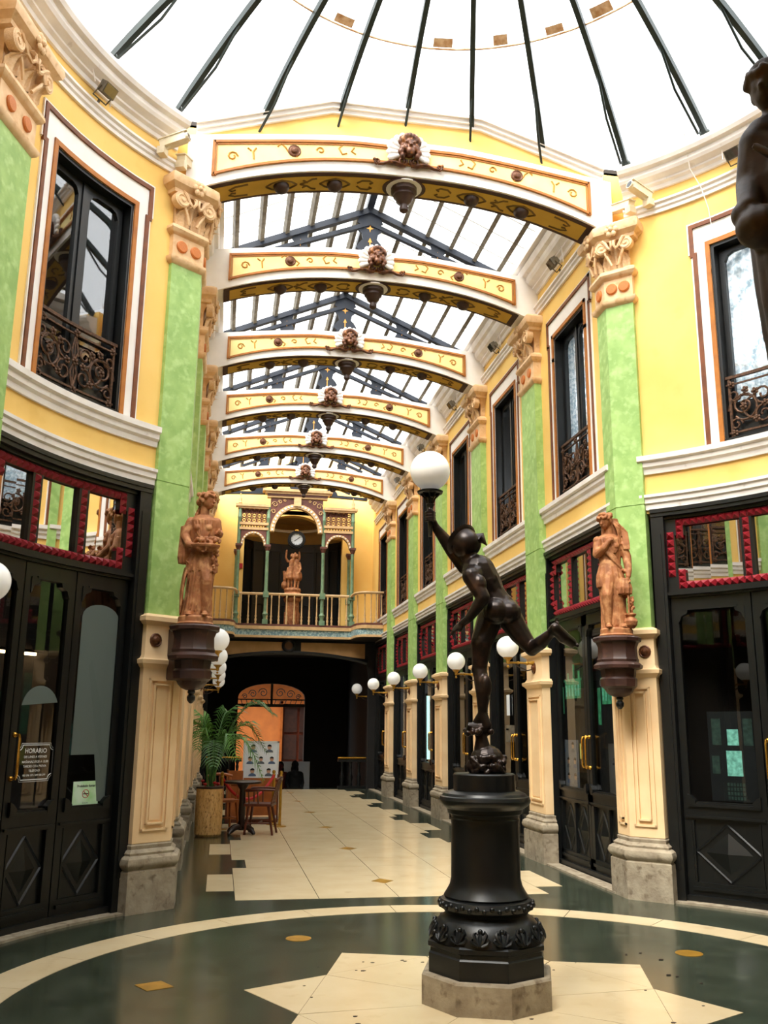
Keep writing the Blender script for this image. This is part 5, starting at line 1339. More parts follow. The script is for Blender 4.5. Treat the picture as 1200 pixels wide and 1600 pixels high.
# ------------------------------------------------------------------ lamp bearer with winged helmet on the black pedestal
PX, PY = 1.68, 5.90
mp_ = empty('pedestal', (PX, PY, 0), 0, 'round black iron pedestal on an octagonal stone plinth, centre of rotunda', 'pedestal')
oct_rot = R_(-19+22.5+90)
def octl(name, prof, mt, sm=25):
    b = B(); b.lathe(prof, (0, 0, 0), 8, rot=oct_rot); return b.build(name, mt, mp_, smooth=sm)
octl('stone_plinth', [(.415, 0), (.415, .165), (.405, .178), (0, .18)], 'stone')
octl('octagon_base', [(.37, .17), (.37, .285), (.36, .295), (.36, .315), (.375, .325), (.375, .35), (.36, .36), (.33, .36)], 'pedestal_black')
b = B(); b.lathe([(.352, .355), (.345, .39), (.325, .43), (.30, .46), (.285, .475), (.265, .485), (.255, .50), (.262, .515), (.285, .53), (.292, .555), (.28, .58), (.255, .59)], (0, 0, 0), 40); b.build('flared_foot', 'pedestal_black', mp_, smooth=35)
b = B()         # raised acanthus ornament round the flare
for k in range(16):
    a = 2*PI*k/16
    def q(r, z, da=0): return (r*math.cos(a+da), r*math.sin(a+da), z)
    for s in (-1, 1):
        b.tube([q(.352, .375, s*.02), q(.347, .40, s*.07), q(.33, .43, s*.11), q(.318, .445, s*.08), q(.325, .43, s*.05)], [.008, .010, .010, .008, .006], 5)
        b.tube([q(.355, .372, s*.03), q(.353, .385, s*.12), q(.345, .40, s*.155), q(.34, .41, s*.13)], .008, 5)
    b.sphere(q(.322, .445), .016, 6, 5); b.tube([q(.352, .37), q(.335, .42), q(.31, .45)], [.012, .012, .006], 5)
b.build('acanthus_band', 'pedestal_black', mp_, smooth=60)
b = B()
for k in range(40):
    a = 2*PI*k/40; b.sphere((.288*math.cos(a), .288*math.sin(a), .548+.012*(k % 2)), .016, 6, 5)
b.build('leaf_torus', 'pedestal_black', mp_, smooth=60)
b = B(); b.lathe([(.255, .585), (.262, .60), (.245, .625), (.225, .66), (.216, .70), (.213, 1.02), (.218, 1.05), (.212, 1.06), (.215, 1.075), (.235, 1.085), (.24, 1.11), (.27, 1.13), (.285, 1.145), (.29, 1.165), (.283, 1.185), (.27, 1.19), (.26, 1.205), (.235, 1.215), (.225, 1.22), (.0, 1.225)], (0, 0, 0), 48); b.build('drum', 'pedestal_black', mp_, smooth=32)
b = B(); b.lathe([(.197, 1.215), (.197, 1.318), (.19, 1.325), (0, 1.327)], (0, 0, 0), 40); b.build('upper_drum', 'pedestal_black', mp_, smooth=32)
J = {'heel':(1.697,5.860,1.621), 'toe':(1.567,5.950,1.591), 'ball':(1.613,5.930,1.600), 'ankle':(1.669,5.880,1.697), 'calf':(1.670,5.860,1.839), 'knee':(1.658,5.900,1.980), 'thigh':(1.671,5.890,2.150), 'hipL':(1.744,5.920,2.320), 'pelvis':(1.810,5.900,2.388), 'buttL':(1.756,5.840,2.358), 'buttR':(1.848,5.840,2.352), 'waist':(1.760,5.920,2.484), 'ribs':(1.712,5.920,2.569), 'chest':(1.672,5.930,2.634), 'neckb':(1.629,5.950,2.702), 'neck':(1.607,5.950,2.745), 'head':(1.575,5.960,2.816), 'face':(1.549,6.000,2.850), 'shR':(1.608,6.040,2.690), 'elbR':(1.528,6.060,2.798), 'wrR':(1.402,6.020,2.937), 'handR':(1.352,6.000,3.011), 'torchlow':(1.352,6.000,2.877), 'cup':(1.353,6.000,3.184), 'globe':(1.353,6.000,3.330), 'shL':(1.588,5.820,2.583), 'elbL':(1.651,5.760,2.433), 'wrL':(1.566,5.800,2.301), 'handL':(1.520,5.840,2.263), 'hipR':(1.856,5.880,2.336), 'thR':(1.919,5.840,2.215), 'kneeR':(1.986,5.800,2.113), 'calfR':(2.014,5.700,2.146), 'ankR':(2.065,5.620,2.210), 'heelR':(2.072,5.580,2.226), 'footR':(2.129,5.600,2.177), 'toeR':(2.195,5.630,2.145), 'wingL':(1.664,5.920,2.875), 'wingtip':(1.702,5.900,2.819), 'wingfoot':(2.065,5.580,2.262)}
O = Vector((PX, PY, 1.327)); J = {k: Vector(v)-O for k, v in J.items()}
V = Vector
ms = empty('lamp_bearer_statue', tuple(O), 0, 'dark bronze running nude with winged helmet holding up a torch lamp', 'statue')
b = B()
L_ = lambda ks, rs: limb(b, [J[k] if isinstance(k, str) else V(k) for k in ks], rs)
L_(['ankle', 'calf', 'knee', 'thigh', 'hipL'], [.030, .050, .048, .072, .088])
b.sphere(J['calf']+V((.012, -.02, .03)), .046, 10, 8, (.9, .9, 1.7)); b.sphere(J['knee']+V((-.015, .0, .0)), .04, 10, 8)
L_(['heel', 'ankle'], [.028, .032]); L_(['heel', 'ball', 'toe'], [.028, .026, .014]); L_(['ankle', 'ball'], [.030, .024])
for t in range(5): b.sphere(J['toe']+V((.01*abs(t-1)*.6, -.02+.011*t, -.002)), .0105, 6, 5)
L_(['hipL', 'pelvis', 'hipR'], [.09, .105, .09]); L_(['hipR', 'thR', 'kneeR'], [.09, .070, .048]); L_(['kneeR', 'calfR', 'ankR'], [.046, .046, .028])
L_(['ankR', 'heelR'], [.034, .036]); L_(['heelR', 'footR', 'toeR'], [.038, .042, .034])
for t in range(5): b.sphere(J['toeR']+V((.012+.004*t, .012-.01*t, .022-.011*t)), .0135, 6, 5)
b.sphere(J['buttL'], .085, 12, 10); b.sphere(J['buttR'], .083, 12, 10)
L_(['pelvis', 'waist', 'ribs', 'chest', 'neckb'], [.10, .090, .106, .115, .07])
L_(['shL', 'chest', 'shR'], [.058, .085, .056]); L_(['neckb', 'neck', 'head'], [.065, .058, .06])
b.sphere(J['ribs']+V((-.03, -.05, .01)), .06, 10, 8, (1, .8, 1.3)); b.sphere(J['ribs']+V((.02, .05, .01)), .06, 10, 8, (1, .8, 1.3))     # shoulder blades and flanks
L_(['shL', 'elbL', 'wrL'], [.062, .047, .030]); b.sphere((J['shL']+J['elbL'])/2+V((.012, -.01, .01)), .052, 10, 8, (1, 1, 1.4)); b.sphere(J['elbL']*.6+J['wrL']*.4, .042, 10, 8)
L_(['shR', 'elbR', 'wrR'], [.062, .056, .032]); b.sphere(J['elbR']*.65+J['wrR']*.35, .044, 10, 8); b.sphere((J['shR']+J['elbR'])/2, .055, 10, 8)
# head and close helmet, thrown back
hd = J['head']; fc = (J['face']-J['head']).normalized()
b.sphere(hd, .086, 14, 12, (1.0, 1.05, 1.0)); b.sphere(hd+fc*.045+V((0, 0, -.02)), .05, 12, 10); b.sphere(hd+fc*.075+V((-.01, 0, -.035)), .026, 8, 6); b.tube([hd+fc*.08, hd+fc*.105+V((0, 0, -.012))], [.012, .016], 6)
b.sphere(hd+V((.02, -.01, .012)), .09, 14, 12, (1, 1, .95))
# relaxed left hand, right hand closed on the torch
hl = J['handL']; d = (J['handL']-J['wrL']).normalized(); b.tube([J['wrL'], hl], [.026, .024], 8); fingers(b, hl, d+V((-.2, 0, -.1)), (0, .7, .6), .012, .08)
hr = J['handR']; b.tube([J['wrR'], hr], [.028, .03], 8); b.sphere(hr, .034, 10, 8)
for k in range(4):
    z = -.028+.019*k; b.tube([hr+V((.032, -.01, z)), hr+V((.012, -.04, z)), hr+V((-.022, -.03, z)), hr+V((-.034, .0, z))], .0105, 6)
b.tube([hr+V((.025, -.012, .02)), hr+V((.0, -.035, .045)), hr+V((-.02, -.03, .055))], .011, 6)
remeshed('body', b, 'statue_bronze', .0065, 2, ms)
b = B()     # helmet with brim
T = Matrix.Translation(hd+V((.015, -.005, .012))) @ fc.to_track_quat('Z', 'Y').to_matrix().to_4x4(); b.tf = T
b.lathe([(.098, .03), (.116, .045), (.122, .05), (.10, .038), (.098, -.02), (.084, -.065), (.05, -.09), (0, -.098)], (0, 0, 0), 24); b.tf = None
hm = b.build('helmet', 'statue_bronze', ms, smooth=60)
def wing(name, p, tip, parent, w=.03, th=.012):
    b = B(); a = V(p); c = V(tip); d = c-a
    for k in range(4):
        o_ = V((0, -.006*k, 0)); mid = a+d*(.5-.05*k)+V((.01, 0, .035-.012*k)); b.tube([a+V((0, 0, -.006*k)), mid+o_, a+d*(1-.12*k)+o_], [w*.5, w*.62, .004], 6)
    return b.build(name, 'statue_bronze', parent, smooth=60)
wing('helmet_wing', J['wingL']+V((-.03, 0, -.01)), J['wingtip']+V((.02, 0, -.01)), hm, .05); wing('helmet_wing', hd+V((-.04, .06, .06)), hd+V((-.08, .10, .05)), hm)
wing('ankle_wing', J['heelR']+V((0, 0, .01)), J['wingfoot']+V((0.01, 0, .02)), ms, .018)
wing('ankle_wing', J['ankle']+V((.01, .03, -.02)), J['ankle']+V((.05, .06, .02)), ms, .02)
b = B(); b.tube([J['torchlow'], hr, J['cup']+V((0, 0, -.09))], [.012, .018, .024], 10); b.lathe([(.024, -.10), (.03, -.085), (.022, -.075)], tuple(J['cup']), 12)
for k in range(9):
    a = 2*PI*k/9; c = J['cup']; b.tube([c+V((.02*math.cos(a), .02*math.sin(a), -.08)), c+V((.035*math.cos(a+.3), .035*math.sin(a+.3), -.04)), c+V((.07*math.cos(a+.2), .07*math.sin(a+.2), -.005))], .006, 5)
b.lathe([(.06, -.012), (.085, -.006), (.09, .008), (.08, .012), (.055, .004), (.06, -.012)], tuple(J['cup']), 24)
b.build('torch', 'pedestal_black', ms, smooth=50)
gb = B(); gb.sphere((0, 0, 0), .138, 32, 20); GL = gb.mesh('globe', 'globe', 80)
tgl = inst(GL, 'torch_globe', None, tuple(O+J['globe']+V((0, 0, .01))), scale=(1, 1, 1)); tag(tgl, 'white glass globe lamp on the bronze torch', 'lamp globe')
# wind head under the foot
mk = B()
mk.sphere((.02, .0, .08), .1, 14, 12, (1.1, 1, .95)); mk.sphere((-.07, -.01, .04), .05, 10, 8); mk.tube([(-.01, 0, .15), (-.015, 0, .22), (-.03, .01, .285)], [.055, .038, .04], 10); mk.tube([(-.11, .0, .29), (-.03, .0, .275), (.03, -.03, .29)], [.022, .045, .03], 8)
for k in range(90):
    a = random.uniform(-2.9, .9); z = random.uniform(.0, .10); mk.sphere((.02+.112*math.cos(a), .104*math.sin(a), z), random.uniform(.013, .024), 6, 5)
for k in range(26): mk.sphere((random.uniform(-.11, .05), random.uniform(-.06, .04), .255+random.uniform(-.012, .012)), random.uniform(.014, .024), 6, 5)
for s in range(6): mk.tube([(-.10, -.04+.01*s, .10-.01*s), (-.05, -.085, .05-.004*s), (-.02, -.095, .015)], .012, 5)
remeshed('wind_head', mk, 'statue_bronze', .0045, 1, ms)
# ------------------------------------------------------------------ globe wall lamps
def wall_lamp(loc, rz, label, src=None, group='globe wall lamps'):
    if src: r = copy_tree(src); r.location = loc; r.rotation_euler = (0, 0, rz)
    else:
        r = empty('wall_lamp', loc, rz)     # local y points into the room
        b = B(); b.tube([(0, 0, 0), (0, .06, 0), (0, .10, -.005), (0, .2, 0), (0, .34, 0)], [.03, .022, .016, .014, .014], 8)
        b.sphere((0, .10, -.005), .026, 8, 6); b.sphere((0, .22, 0), .022, 8, 6); b.sphere((0, .36, 0), .026, 8, 6); b.sphere((0, .36, -.05), .018, 8, 6); b.build('arm', 'brass', r, smooth=60)
        b = B(); b.lathe([(.02, .0), (.03, .03), (.05, .05), (.065, .06), (.06, .075)], (0, .36, 0), 12); b.build('cup', 'brass', r, smooth=50)
        b = B(); b.tube([(0, .02, -.08), (0, .10, -.10), (0, .2, -.06), (0, .26, -.02)], .009, 6); b.build('scroll_brace', 'iron', r, smooth=50)
        inst(GL, 'globe', r, (0, .36, .20), scale=(1.05, 1.05, 1.05))
    tag(r, label, 'wall lamp', group); return r
lp = None
for i, y in enumerate(YP):
    o = wall_lamp((XR-.115, y, 2.45), PI/2, '%s white globe lamp on brass arm along the right passage wall' % ORD[i], lp); lp = lp or o
for i, y in enumerate(YP): wall_lamp((XL+.115, y, 2.45), -PI/2, '%s white globe lamp along the left passage wall, in a receding row' % ORD[i], lp)
wall_lamp((XR-.10, 25.62, 2.45), PI/2, 'last globe lamp on the right, grey in the dark passage', lp)
t_ = R_(-80.5); wall_lamp((CX+(RW-.11)*math.sin(R_(-76)), CY+(RW-.11)*math.cos(R_(-76)), 2.36), PI-R_(-52), 'white globe lamp half cut by the left edge of the picture', lp)

# ------------------------------------------------------------------ cameras and floodlights on the cornices
def at_rot(th, off, z): return (CX+(RW-off)*math.sin(R_(th)), CY+(RW-off)*math.cos(R_(th)), z)
def cctv(loc, rz, label, src=None):
    if src: r = copy_tree(src); r.location = loc; r.rotation_euler = (0, 0, rz)
    else:
        r = empty('security_camera', loc, rz)
        b = B(); b.box(-.05, .05, -.02, .06, -.08, -.0); b.tube([(0, .03, -.02), (0, .10, .03)], .018, 8); b.build('mount', 'cctv', r)
        b = B(); b.tf = Matrix.Translation((0, .12, .06)) @ Matrix.Rotation(R_(14), 4, 'X'); b.box(-.045, .045, -.12, .16, -.04, .045); b.box(-.055, .055, -.13, .19, .045, .055); b.tf = b.tf @ Matrix.Rotation(-PI/2, 4, 'X'); b.lathe([(.04, .14), (.048, .15), (.048, .19), (.04, .19)], (0, 0, 0), 14); b.build('housing', 'cctv', r)
        b = B(); b.tf = Matrix.Translation((0, .12, .06)) @ Matrix.Rotation(R_(14), 4, 'X') @ Matrix.Rotation(-PI/2, 4, 'X'); b.lathe([(0, .188), (.038, .188), (.038, .192), (0, .193)], (0, 0, 0), 14); b.build('lens', 'lens', r)
    tag(r, label, 'camera', 'security cameras'); return r
c0 = cctv(at_rot(-44.3, .08, 7.42), PI-R_(-44)+R_(25), 'cream security camera with black lens on the left cornice')
cctv(at_rot(-40.6, .10, 7.40), PI-R_(-60)+R_(100), 'cream security camera turned away beside the left arch end', c0)
cctv(at_rot(45.2, .08, 7.42), PI-R_(45)-R_(25), 'cream security camera with black lens on the right cornice', c0)
cctv(at_rot(42.2, .10, 7.40), PI-R_(60)-R_(100), 'cream security camera turned away beside the right arch end', c0)
def flood(loc, rz, label, src=None):
    if src: r = copy_tree(src); r.location = loc; r.rotation_euler = (0, 0, rz)
    else:
        r = empty('floodlight', loc, rz)
        b = B(); b.tf = Matrix.Translation((0, .10, .05)) @ Matrix.Rotation(R_(-35), 4, 'X')
        b.box(-.08, .08, -.05, .03, -.055, .055); b.prism([(-.05, -.035), (.05, -.035), (.05, .035), (-.05, .035)], -.09, -.05, 'y'); b.build('housing', 'bar_grey', r)
        b = B(); b.tf = Matrix.Translation((0, .10, .05)) @ Matrix.Rotation(R_(-35), 4, 'X'); b.box(-.07, .07, .03, .036, -.045, .045); b.build('glass', 'glass_window', r)
        b = B(); b.tube([(-.09, .09, .05), (-.09, .0, -.02), (.09, .0, -.02), (.09, .09, .05)], .008, 5); b.tube([(0, 0, -.02), (0, -.02, -.06)], .014, 6); b.build('bracket', 'bar_grey', r)
        b = B(); b.tube([(-.15, .02, .22), (.16, .02, .23)], .007, 5); b.tube([(-.15, .02, .22), (-.15, .0, .0)], .006, 5); b.tube([(.16, .02, .23), (.14, .06, .06)], .006, 5); b.build('cable_frame', 'cable', r)
    tag(r, label, 'floodlight', 'cornice floodlights'); return r
f0 = flood(at_rot(-57, .08, 7.46), PI-R_(-57), 'small grey floodlight under the left curved cornice')
flood(at_rot(60.5, .08, 7.46), PI-R_(60.5), 'small grey floodlight with cable under the right curved cornice', f0)
for i in range(5): flood((XR-.08, YB[i]+.05, 7.46), PI/2, '%s small floodlight under the right passage cornice' % ORD[i], f0)
cb_ = B(); cb_.tube([at_rot(53, .26, 7.95), at_rot(52.6, .12, 7.6), at_rot(54, .09, 7.35), at_rot(54.6, .03, 7.1), at_rot(55, .03, 6.75)], .006, 5); o = cb_.build('loose_cable', 'cable', None, smooth=60); tag(o, 'thin pale cable hanging down the right curved wall', 'cable')

# ------------------------------------------------------------------ writing on the left shop glass
def text_b(s, size, cx, cz, W, y, align='CENTER', bold=0.0):
    cu = bpy.data.curves.new('t', 'FONT'); cu.body = s; cu.size = size; cu.align_x = align; cu.align_y = 'CENTER'; cu.offset = bold; cu.resolution_u = 3
    o = bpy.data.objects.new('t', cu); COL.objects.link(o); dg = bpy.context.evaluated_depsgraph_get(); me = bpy.data.meshes.new_from_object(o.evaluated_get(dg))
    b = B(W); b.add([(cx-v.co.x, y, cz+v.co.y) for v in me.vertices], [tuple(p.vertices) for p in me.polygons])
    bpy.data.objects.remove(o); bpy.data.curves.remove(cu); bpy.data.meshes.remove(me); return b
Wl = bend(RW)
loc, rz = rot_root(-55.6)
sg = empty('opening_hours_sign', loc, rz, 'white lettered opening hours sign on the left shop door glass', 'sign')
sx, sz = -.035, 1.30
def plaque(hw, hz, c, t):
    pts = []
    for (qx, qz, a0) in ((1, 1, 270), (-1, 1, 0), (-1, -1, 90), (1, -1, 180)):
        ccx, ccz = sx+qx*hw, sz+qz*hz
        order = arc(ccx, ccz, c, 0, 0, 1)
        a_s = {(1, 1): (270, 180), (-1, 1): (0, -90), (-1, -1): (90, 0), (1, -1): (180, 90)}[(qx, qz)]
        pts += arc(ccx, ccz, c, a_s[0], a_s[1], 4)
    b = B(Wl); b.tube([(x, -.084, z) for x, z in pts+[pts[0]]], t, 4, False); return b
plaque(.185, .138, .042, .0035).build('border', 'sign_white', sg); plaque(.20, .152, .045, .0015).build('outer_border', 'sign_white', sg)
for s_t, size, dz, bold in (('HORARIO', .052, .09, .0006), ('DE LUNES A VIERNES', .026, .043, .0003), ('MAÑANAS 09:30 A 13:30', .026, .003, .0003), ('TARDES CITA PREVIA', .026, -.032, .0003), ('TELÉFONO', .024, -.068, .0003), ('983 396 137 / 644 458 299', .022, -.103, .0003)):
    text_b(s_t, size, sx, sz+dz, Wl, -.085, bold=bold).build('lettering', 'sign_white', sg)
fy = empty('flyer', loc, rz, 'small pale green no smoking notice on the left shop glass', 'notice')
fxc, fzc = -.60, 1.02
b = B(Wl); b.box(fxc-.135, fxc+.135, -.087, -.084, fzc-.105, fzc+.105, 4); b.build('sheet', 'flyer', fy)
text_b('Prohibido fumar', .029, fxc, fzc+.065, Wl, -.0825, bold=.0006).build('lettering', 'ink_black', fy)
b = B(Wl); b.tube([(fxc+.034*math.cos(t), -.083, fzc+.0+.034*math.sin(t)) for t in [2*PI*k/16 for k in range(17)]], .003, 4); b.tube([(fxc-.024, -.083, fzc-.024), (fxc+.024, -.083, fzc+.024)], .003, 4); b.build('red_ring', 'alarm_red', fy)
b = B(Wl); b.box(fxc-.026, fxc+.026, -.084, -.082, fzc-.004, fzc+.004); b.build('cigarette', 'ink_black', fy)
text_b('Gracias', .02, fxc, fzc-.075, Wl, -.0825).build('lettering', 'ink_grey', fy)
# frosted film shapes behind the panes
ff = empty('frosted_film', loc, rz, 'grey frosted film shapes on the left shop glass', 'window film')
b = B(Wl); b.prism([(-.86+.03, .95), (-.86+.03, 2.55)]+[(-.61-.20*math.cos(R_(180*i/10)), 2.55+.12*math.sin(R_(180*i/10))) for i in range(11)]+[(-.41, 1.35), (-.66, 1.35), (-.72, .95)], -.086, -.083, 'y'); b.build('film', 'glass_frost', ff)
b = B(Wl); b.prism(arc(-.03, 1.72, .20, 10, 160, 14), -.086, -.083, 'y'); b.build('film', 'glass_frost', ff)
# framed pictures and lit shelf inside the left shop
for k, (th, z, w_, lab) in enumerate(((-52.5, 1.75, .5, 'framed picture hung inside the left shop, nearer the door handle'), (-47, 1.75, .42, 'framed picture hung inside the left shop, nearer the pilaster'))):
    l2 = (CX+(RW+1.6)*math.sin(R_(th)), CY+(RW+1.6)*math.cos(R_(th)), z); r = empty('framed_picture', l2, PI-R_(th), lab, 'picture')
    b = B(); b.box(-w_/2, w_/2, -.02, .0, -.22, .22); b.build('mount', 'paper', r)
    b = B(); b.box(-w_/2-.03, -w_/2, -.03, .02, -.25, .25); b.box(w_/2, w_/2+.03, -.03, .02, -.25, .25); b.box(-w_/2, w_/2, -.03, .02, .22, .25); b.box(-w_/2, w_/2, -.03, .02, -.25, -.22); b.build('frame', 'chair_wood', r)
    b = B(); b.box(-w_*.22, w_*.22, 0, .004, -.1, .12); b.build('print', 'ink_grey', r)
b = B(); ringslab(b, RW+1.65, RW+1.75, -70, -40, 0.02, 3.8); o = b.build('wall_shop_panelling', 'interior_warm'); tag(o, kind='structure')
sl_ = empty('shelf_light', (CX+(RW+.9)*math.sin(R_(-50.5)), CY+(RW+.9)*math.cos(R_(-50.5)), 2.25), PI-R_(-50.5), 'warm strip light glowing inside the left shop', 'strip light')
mat('warm_tube', 'ffd9a0', None, 0.4, emit=14.0)
b = B(); b.box(-.27, .27, -.015, .015, -.012, .012); b.build('tube', 'warm_tube', sl_)
b = B(); b.box(-.34, .34, -.025, .025, .012, .04); b.build('holder', 'black_paint', sl_)

# ------------------------------------------------------------------ pictures and posters behind the right shop windows
def night_picture(loc, rz, w, h, label, kind):
    r = empty('night_picture', loc, rz, label, 'picture')
    b = B(); b.box(-w/2, w/2, -.02, 0, 0, h); b.build('board', 'ink_black', r)
    def put(name, mt, rects):
        b = B()
        for (x0, x1, z0, z1) in rects: b.box(-x1, -x0, 0, .003, z0, z1)
        b.build(name, mt, r)
    if kind == 'town':
        put('lit_wall', 'lit_green', [(-w*.30, w*.22, h*.52, h*.66), (-w*.34, w*.25, h*.66, h*.68), (w*.32, w*.46, h*.30, h*.75), (-w*.46, -w*.36, h*.40, h*.62)])
        put('lit_window', 'lit_teal', [(-w*.28+w*.1*k, -w*.23+w*.1*k, h*.54, h*.63) for k in range(5)]+[(w*.34+w*.04*k, w*.36+w*.04*k, h*.5+h*.05*j, h*.53+h*.05*j) for k in range(3) for j in range(4)])
        put('spire', 'lit_green', [(-w*.04, w*.02, h*.68, h*.80), (-w*.22, -w*.17, h*.68, h*.73), (w*.14, w*.2, h*.68, h*.74)])
        put('bright_sign', 'lit_yellow', [(w*.12, w*.2, h*.04, h*.16), (w*.3, w*.46, h*.08, h*.22)])
    else:
        put('lit_arch', 'lit_teal', [(-w*.12, w*.10, h*.62, h*.80), (-w*.16, w*.14, h*.28, h*.56)])
        put('side_window', 'lit_dim', [(-w*.42, -w*.24, h*.62, h*.92), (w*.20, w*.38, h*.62, h*.92), (-w*.45, -w*.3, h*.3, h*.5)])
        put('paving', 'lit_dim', [(-w*.18+w*.06*k, -w*.14+w*.06*k, h*.02+h*.05*j, h*.055+h*.05*j) for k in range(6) for j in range(4)])
    return r
mat('lit_teal', '8fd8c0', '2f6854', 0.5, scale=22, emit=.35); mat('lit_yellow', 'd8cf6a', '8f8a30', 0.5, scale=40, emit=.6); mat('lit_dim', '3f5a4f', '26352f', 0.6, scale=20, emit=.05)  # emission added: the printed colours glow so they show through the glass
MATS['lit_green'].node_tree.nodes['Principled BSDF'].inputs['Emission Strength'].default_value = .22
night_picture((XR+.17, 11.05, 1.2), PI/2, 1.0, 1.5, 'green lit night view of a town in the first right passage window', 'town')
night_picture((XR+.17, 9.95, .9), PI/2, .8, 1.9, 'second green lit night view, in the half window behind the right statue', 'town')
th = 51.0; night_picture((CX+(RW+.17)*math.sin(R_(th)), CY+(RW+.17)*math.cos(R_(th)), .94), PI-R_(th), .50, .85, 'greenish picture of a lit courtyard behind the glass at the right edge', 'court')
mat('paper_shaded', '7d828c', None, 0.7)  # paper colour darkened to stand for the shade inside the shop
def face_poster(root, w, h, x_sgn, rows, sheet='paper'):
    """sheet with head and shoulders portraits; local y towards the viewer"""
    b = B(); b.box(-w/2, w/2, -.01, 0, 0, h); b.build('sheet', sheet, root)
    random.seed(3)
    for j, n in enumerate(rows):
        for k in range(n):
            cx_ = -w/2+w*(k+.5)/n; cz_ = h*(1-(j+.45)/len(rows)); s = min(w/n, h/len(rows))*.42
            b = B(); b.prism(arc(cx_, cz_+s*.15, s*.42, 0, 340, 14), 0, .004, 'y'); p = b.build('portrait_face', 'skin', root)
            b = B(); b.prism(arc(cx_, cz_+s*.30, s*.46, 5, 175, 10), 0, .006, 'y'); b.build('portrait_hair', 'hair_black', p)
            b = B(); b.prism([(cx_-s*.8, cz_-s*.85), (cx_+s*.8, cz_-s*.85), (cx_+s*.7, cz_-s*.5), (cx_+s*.25, cz_-s*.25), (cx_-s*.25, cz_-s*.25), (cx_-s*.7, cz_-s*.5)], 0, .003, 'y'); b.build('portrait_shoulders', 'ink_blue' if (j+k) % 2 else 'ink_grey', p)
r = empty('face_poster', (XR+.125, 11.2, .93), PI/2, 'poster of haircut portraits, sheet greyed as if shaded, behind the first right passage window', 'poster'); face_poster(r, .62, .55, 1, [2, 3, 3], 'paper_shaded')
for m_ in ('lit_green',): pass
b = B(); b.box(-.06, .06, 0, .01, 0, .3); r = b.build('red_white_notice', 'paper'); r.location = (XR+.07, 13.45, 1.8); r.rotation_euler = (0, 0, PI/2); tag(r, 'white notice on the second passage shopfront, right of the standing leg', 'notice')
r = empty('letter_box', (XR+.02, 13.30, 1.42), PI/2, 'small steel letter box beside the bronze ankle', 'letter box')
b = B(); b.box(-.09, .09, -.06, .02, 0, .24); b.build('box', 'bar_grey', r); b = B(); b.box(-.06, .06, .02, .024, .17, .19); b.build('slot', 'lens', r)
r = empty('tube_light', (XR+.35, 20.2, .08), PI/2, 'upright pale green tube light glowing in a far right shop window', 'tube light')
b = B(); b.tube([(0, 0, .87), (0, 0, 2.22)], .035, 10); b.build('tube', 'neon', r, smooth=60); b = B(); b.box(-.05, .05, -.05, .05, -.08, .87); b.box(-.05, .05, -.05, .05, 2.22, 2.27); b.build('cap', 'bar_grey', r)

# ------------------------------------------------------------------ palm in woven planter, cafe table and chair
pl = empty('planter', (-.10, 14.80, 0), 0, 'tall round woven tan planter on the left of the passage', 'planter')
b = B(); b.lathe([(.175, 0), (.20, .03), (.205, .35), (.20, .68), (.205, .70), (.195, .71), (.18, .70), (.18, .64), (0, .64)], (0, 0, 0), 28); b.build('pot', 'planter', pl, smooth=35)
b = B(); b.lathe([(.207, .685), (.212, .70), (.207, .715), (.19, .716)], (0, 0, 0), 28); b.build('rim', 'table_dark', pl, smooth=40)
b = B(); b.lathe([(0, .665), (.178, .66), (.178, .655), (0, .655)], (0, 0, 0), 20); b.build('soil', 'soil', pl)
pm = empty('potted_palm', (-.10, 14.80, .65), 0, 'green palm with arching fronds growing from the woven planter', 'palm')
random.seed(11)
def frond(az, L, rise, droop, lean):
    b = B(); pts = []; n = 14
    for i in range(n+1):
        t = i/n; r = lean*t*.3+L*(t**1.3)*.75; z = rise*math.sin(min(1, t*1.05)*PI*.62)-droop*t**3
        pts.append(V((r*math.cos(az), r*math.sin(az), z)))
    b.tube(pts, [.014*(1-.8*i/n)+.002 for i in range(n+1)], 5)
    side = V((-math.sin(az), math.cos(az), 0))
    for i in range(24):
        t = .30+.70*i/23; k = t*n; i0 = min(n-1, int(k)); p = pts[i0].lerp(pts[i0+1], k-i0); tg = (pts[i0+1]-pts[i0]).normalized()
        for s in (-1, 1):
            l = .36*math.sin(PI*(.15+.8*(t-.30)/.70))**.7*random.uniform(.85, 1.1)
            d = (side*s*.85+tg*.65+V((0, 0, .18))).normalized(); q1 = p+d*l*.5+V((0, 0, .01)); q2 = p+d*l+V((0, 0, -.10*l/.3))
            w = tg*.012; b.add([tuple(p-w*.4), tuple(p+w*.4), tuple(q1+w), tuple(q1-w), tuple(q2)], [(0, 1, 2, 3), (3, 2, 4)])
    return b
for k, (az, L, ri, dr_, ln) in enumerate(((-.1, 1.05, 1.35, .12, .5), (.25, .95, 1.15, .50, .5), (-.8, .6, 1.0, .45, .3), (.9, .6, 1.3, .3, .3), (2.6, .35, 1.2, .3, .2), (-2.3, .35, 1.05, .35, .2), (-1.5, .5, .9, .45, .3), (-.35, .95, 1.0, .75, .4))):
    frond(az, L, ri, dr_, ln).build('frond', 'leaf' if k % 3 else 'leaf_dark', pm, smooth=60)
b = B()
for k in range(5):
    a = k*1.3; b.tube([(.05*math.cos(a), .05*math.sin(a), -.02), (.07*math.cos(a), .07*math.sin(a), .25), (.10*math.cos(a+.2), .10*math.sin(a+.2), .5)], [.02, .016, .01], 6)
b.build('stem', 'leaf_dark', pm, smooth=60)
for k in range(5):
    a = k*1.25+.3; fl_ = B(); fl_.sphere((0, 0, 0), .03, 8, 6, (1, 1, .7)); fl_.tube([(0, 0, 0), (0, 0, -.05)], .006, 5)
    fl_.build('red_flower', 'red_rope', pm).location = (.12*math.cos(a), .12*math.sin(a), .10+.02*(k % 3))
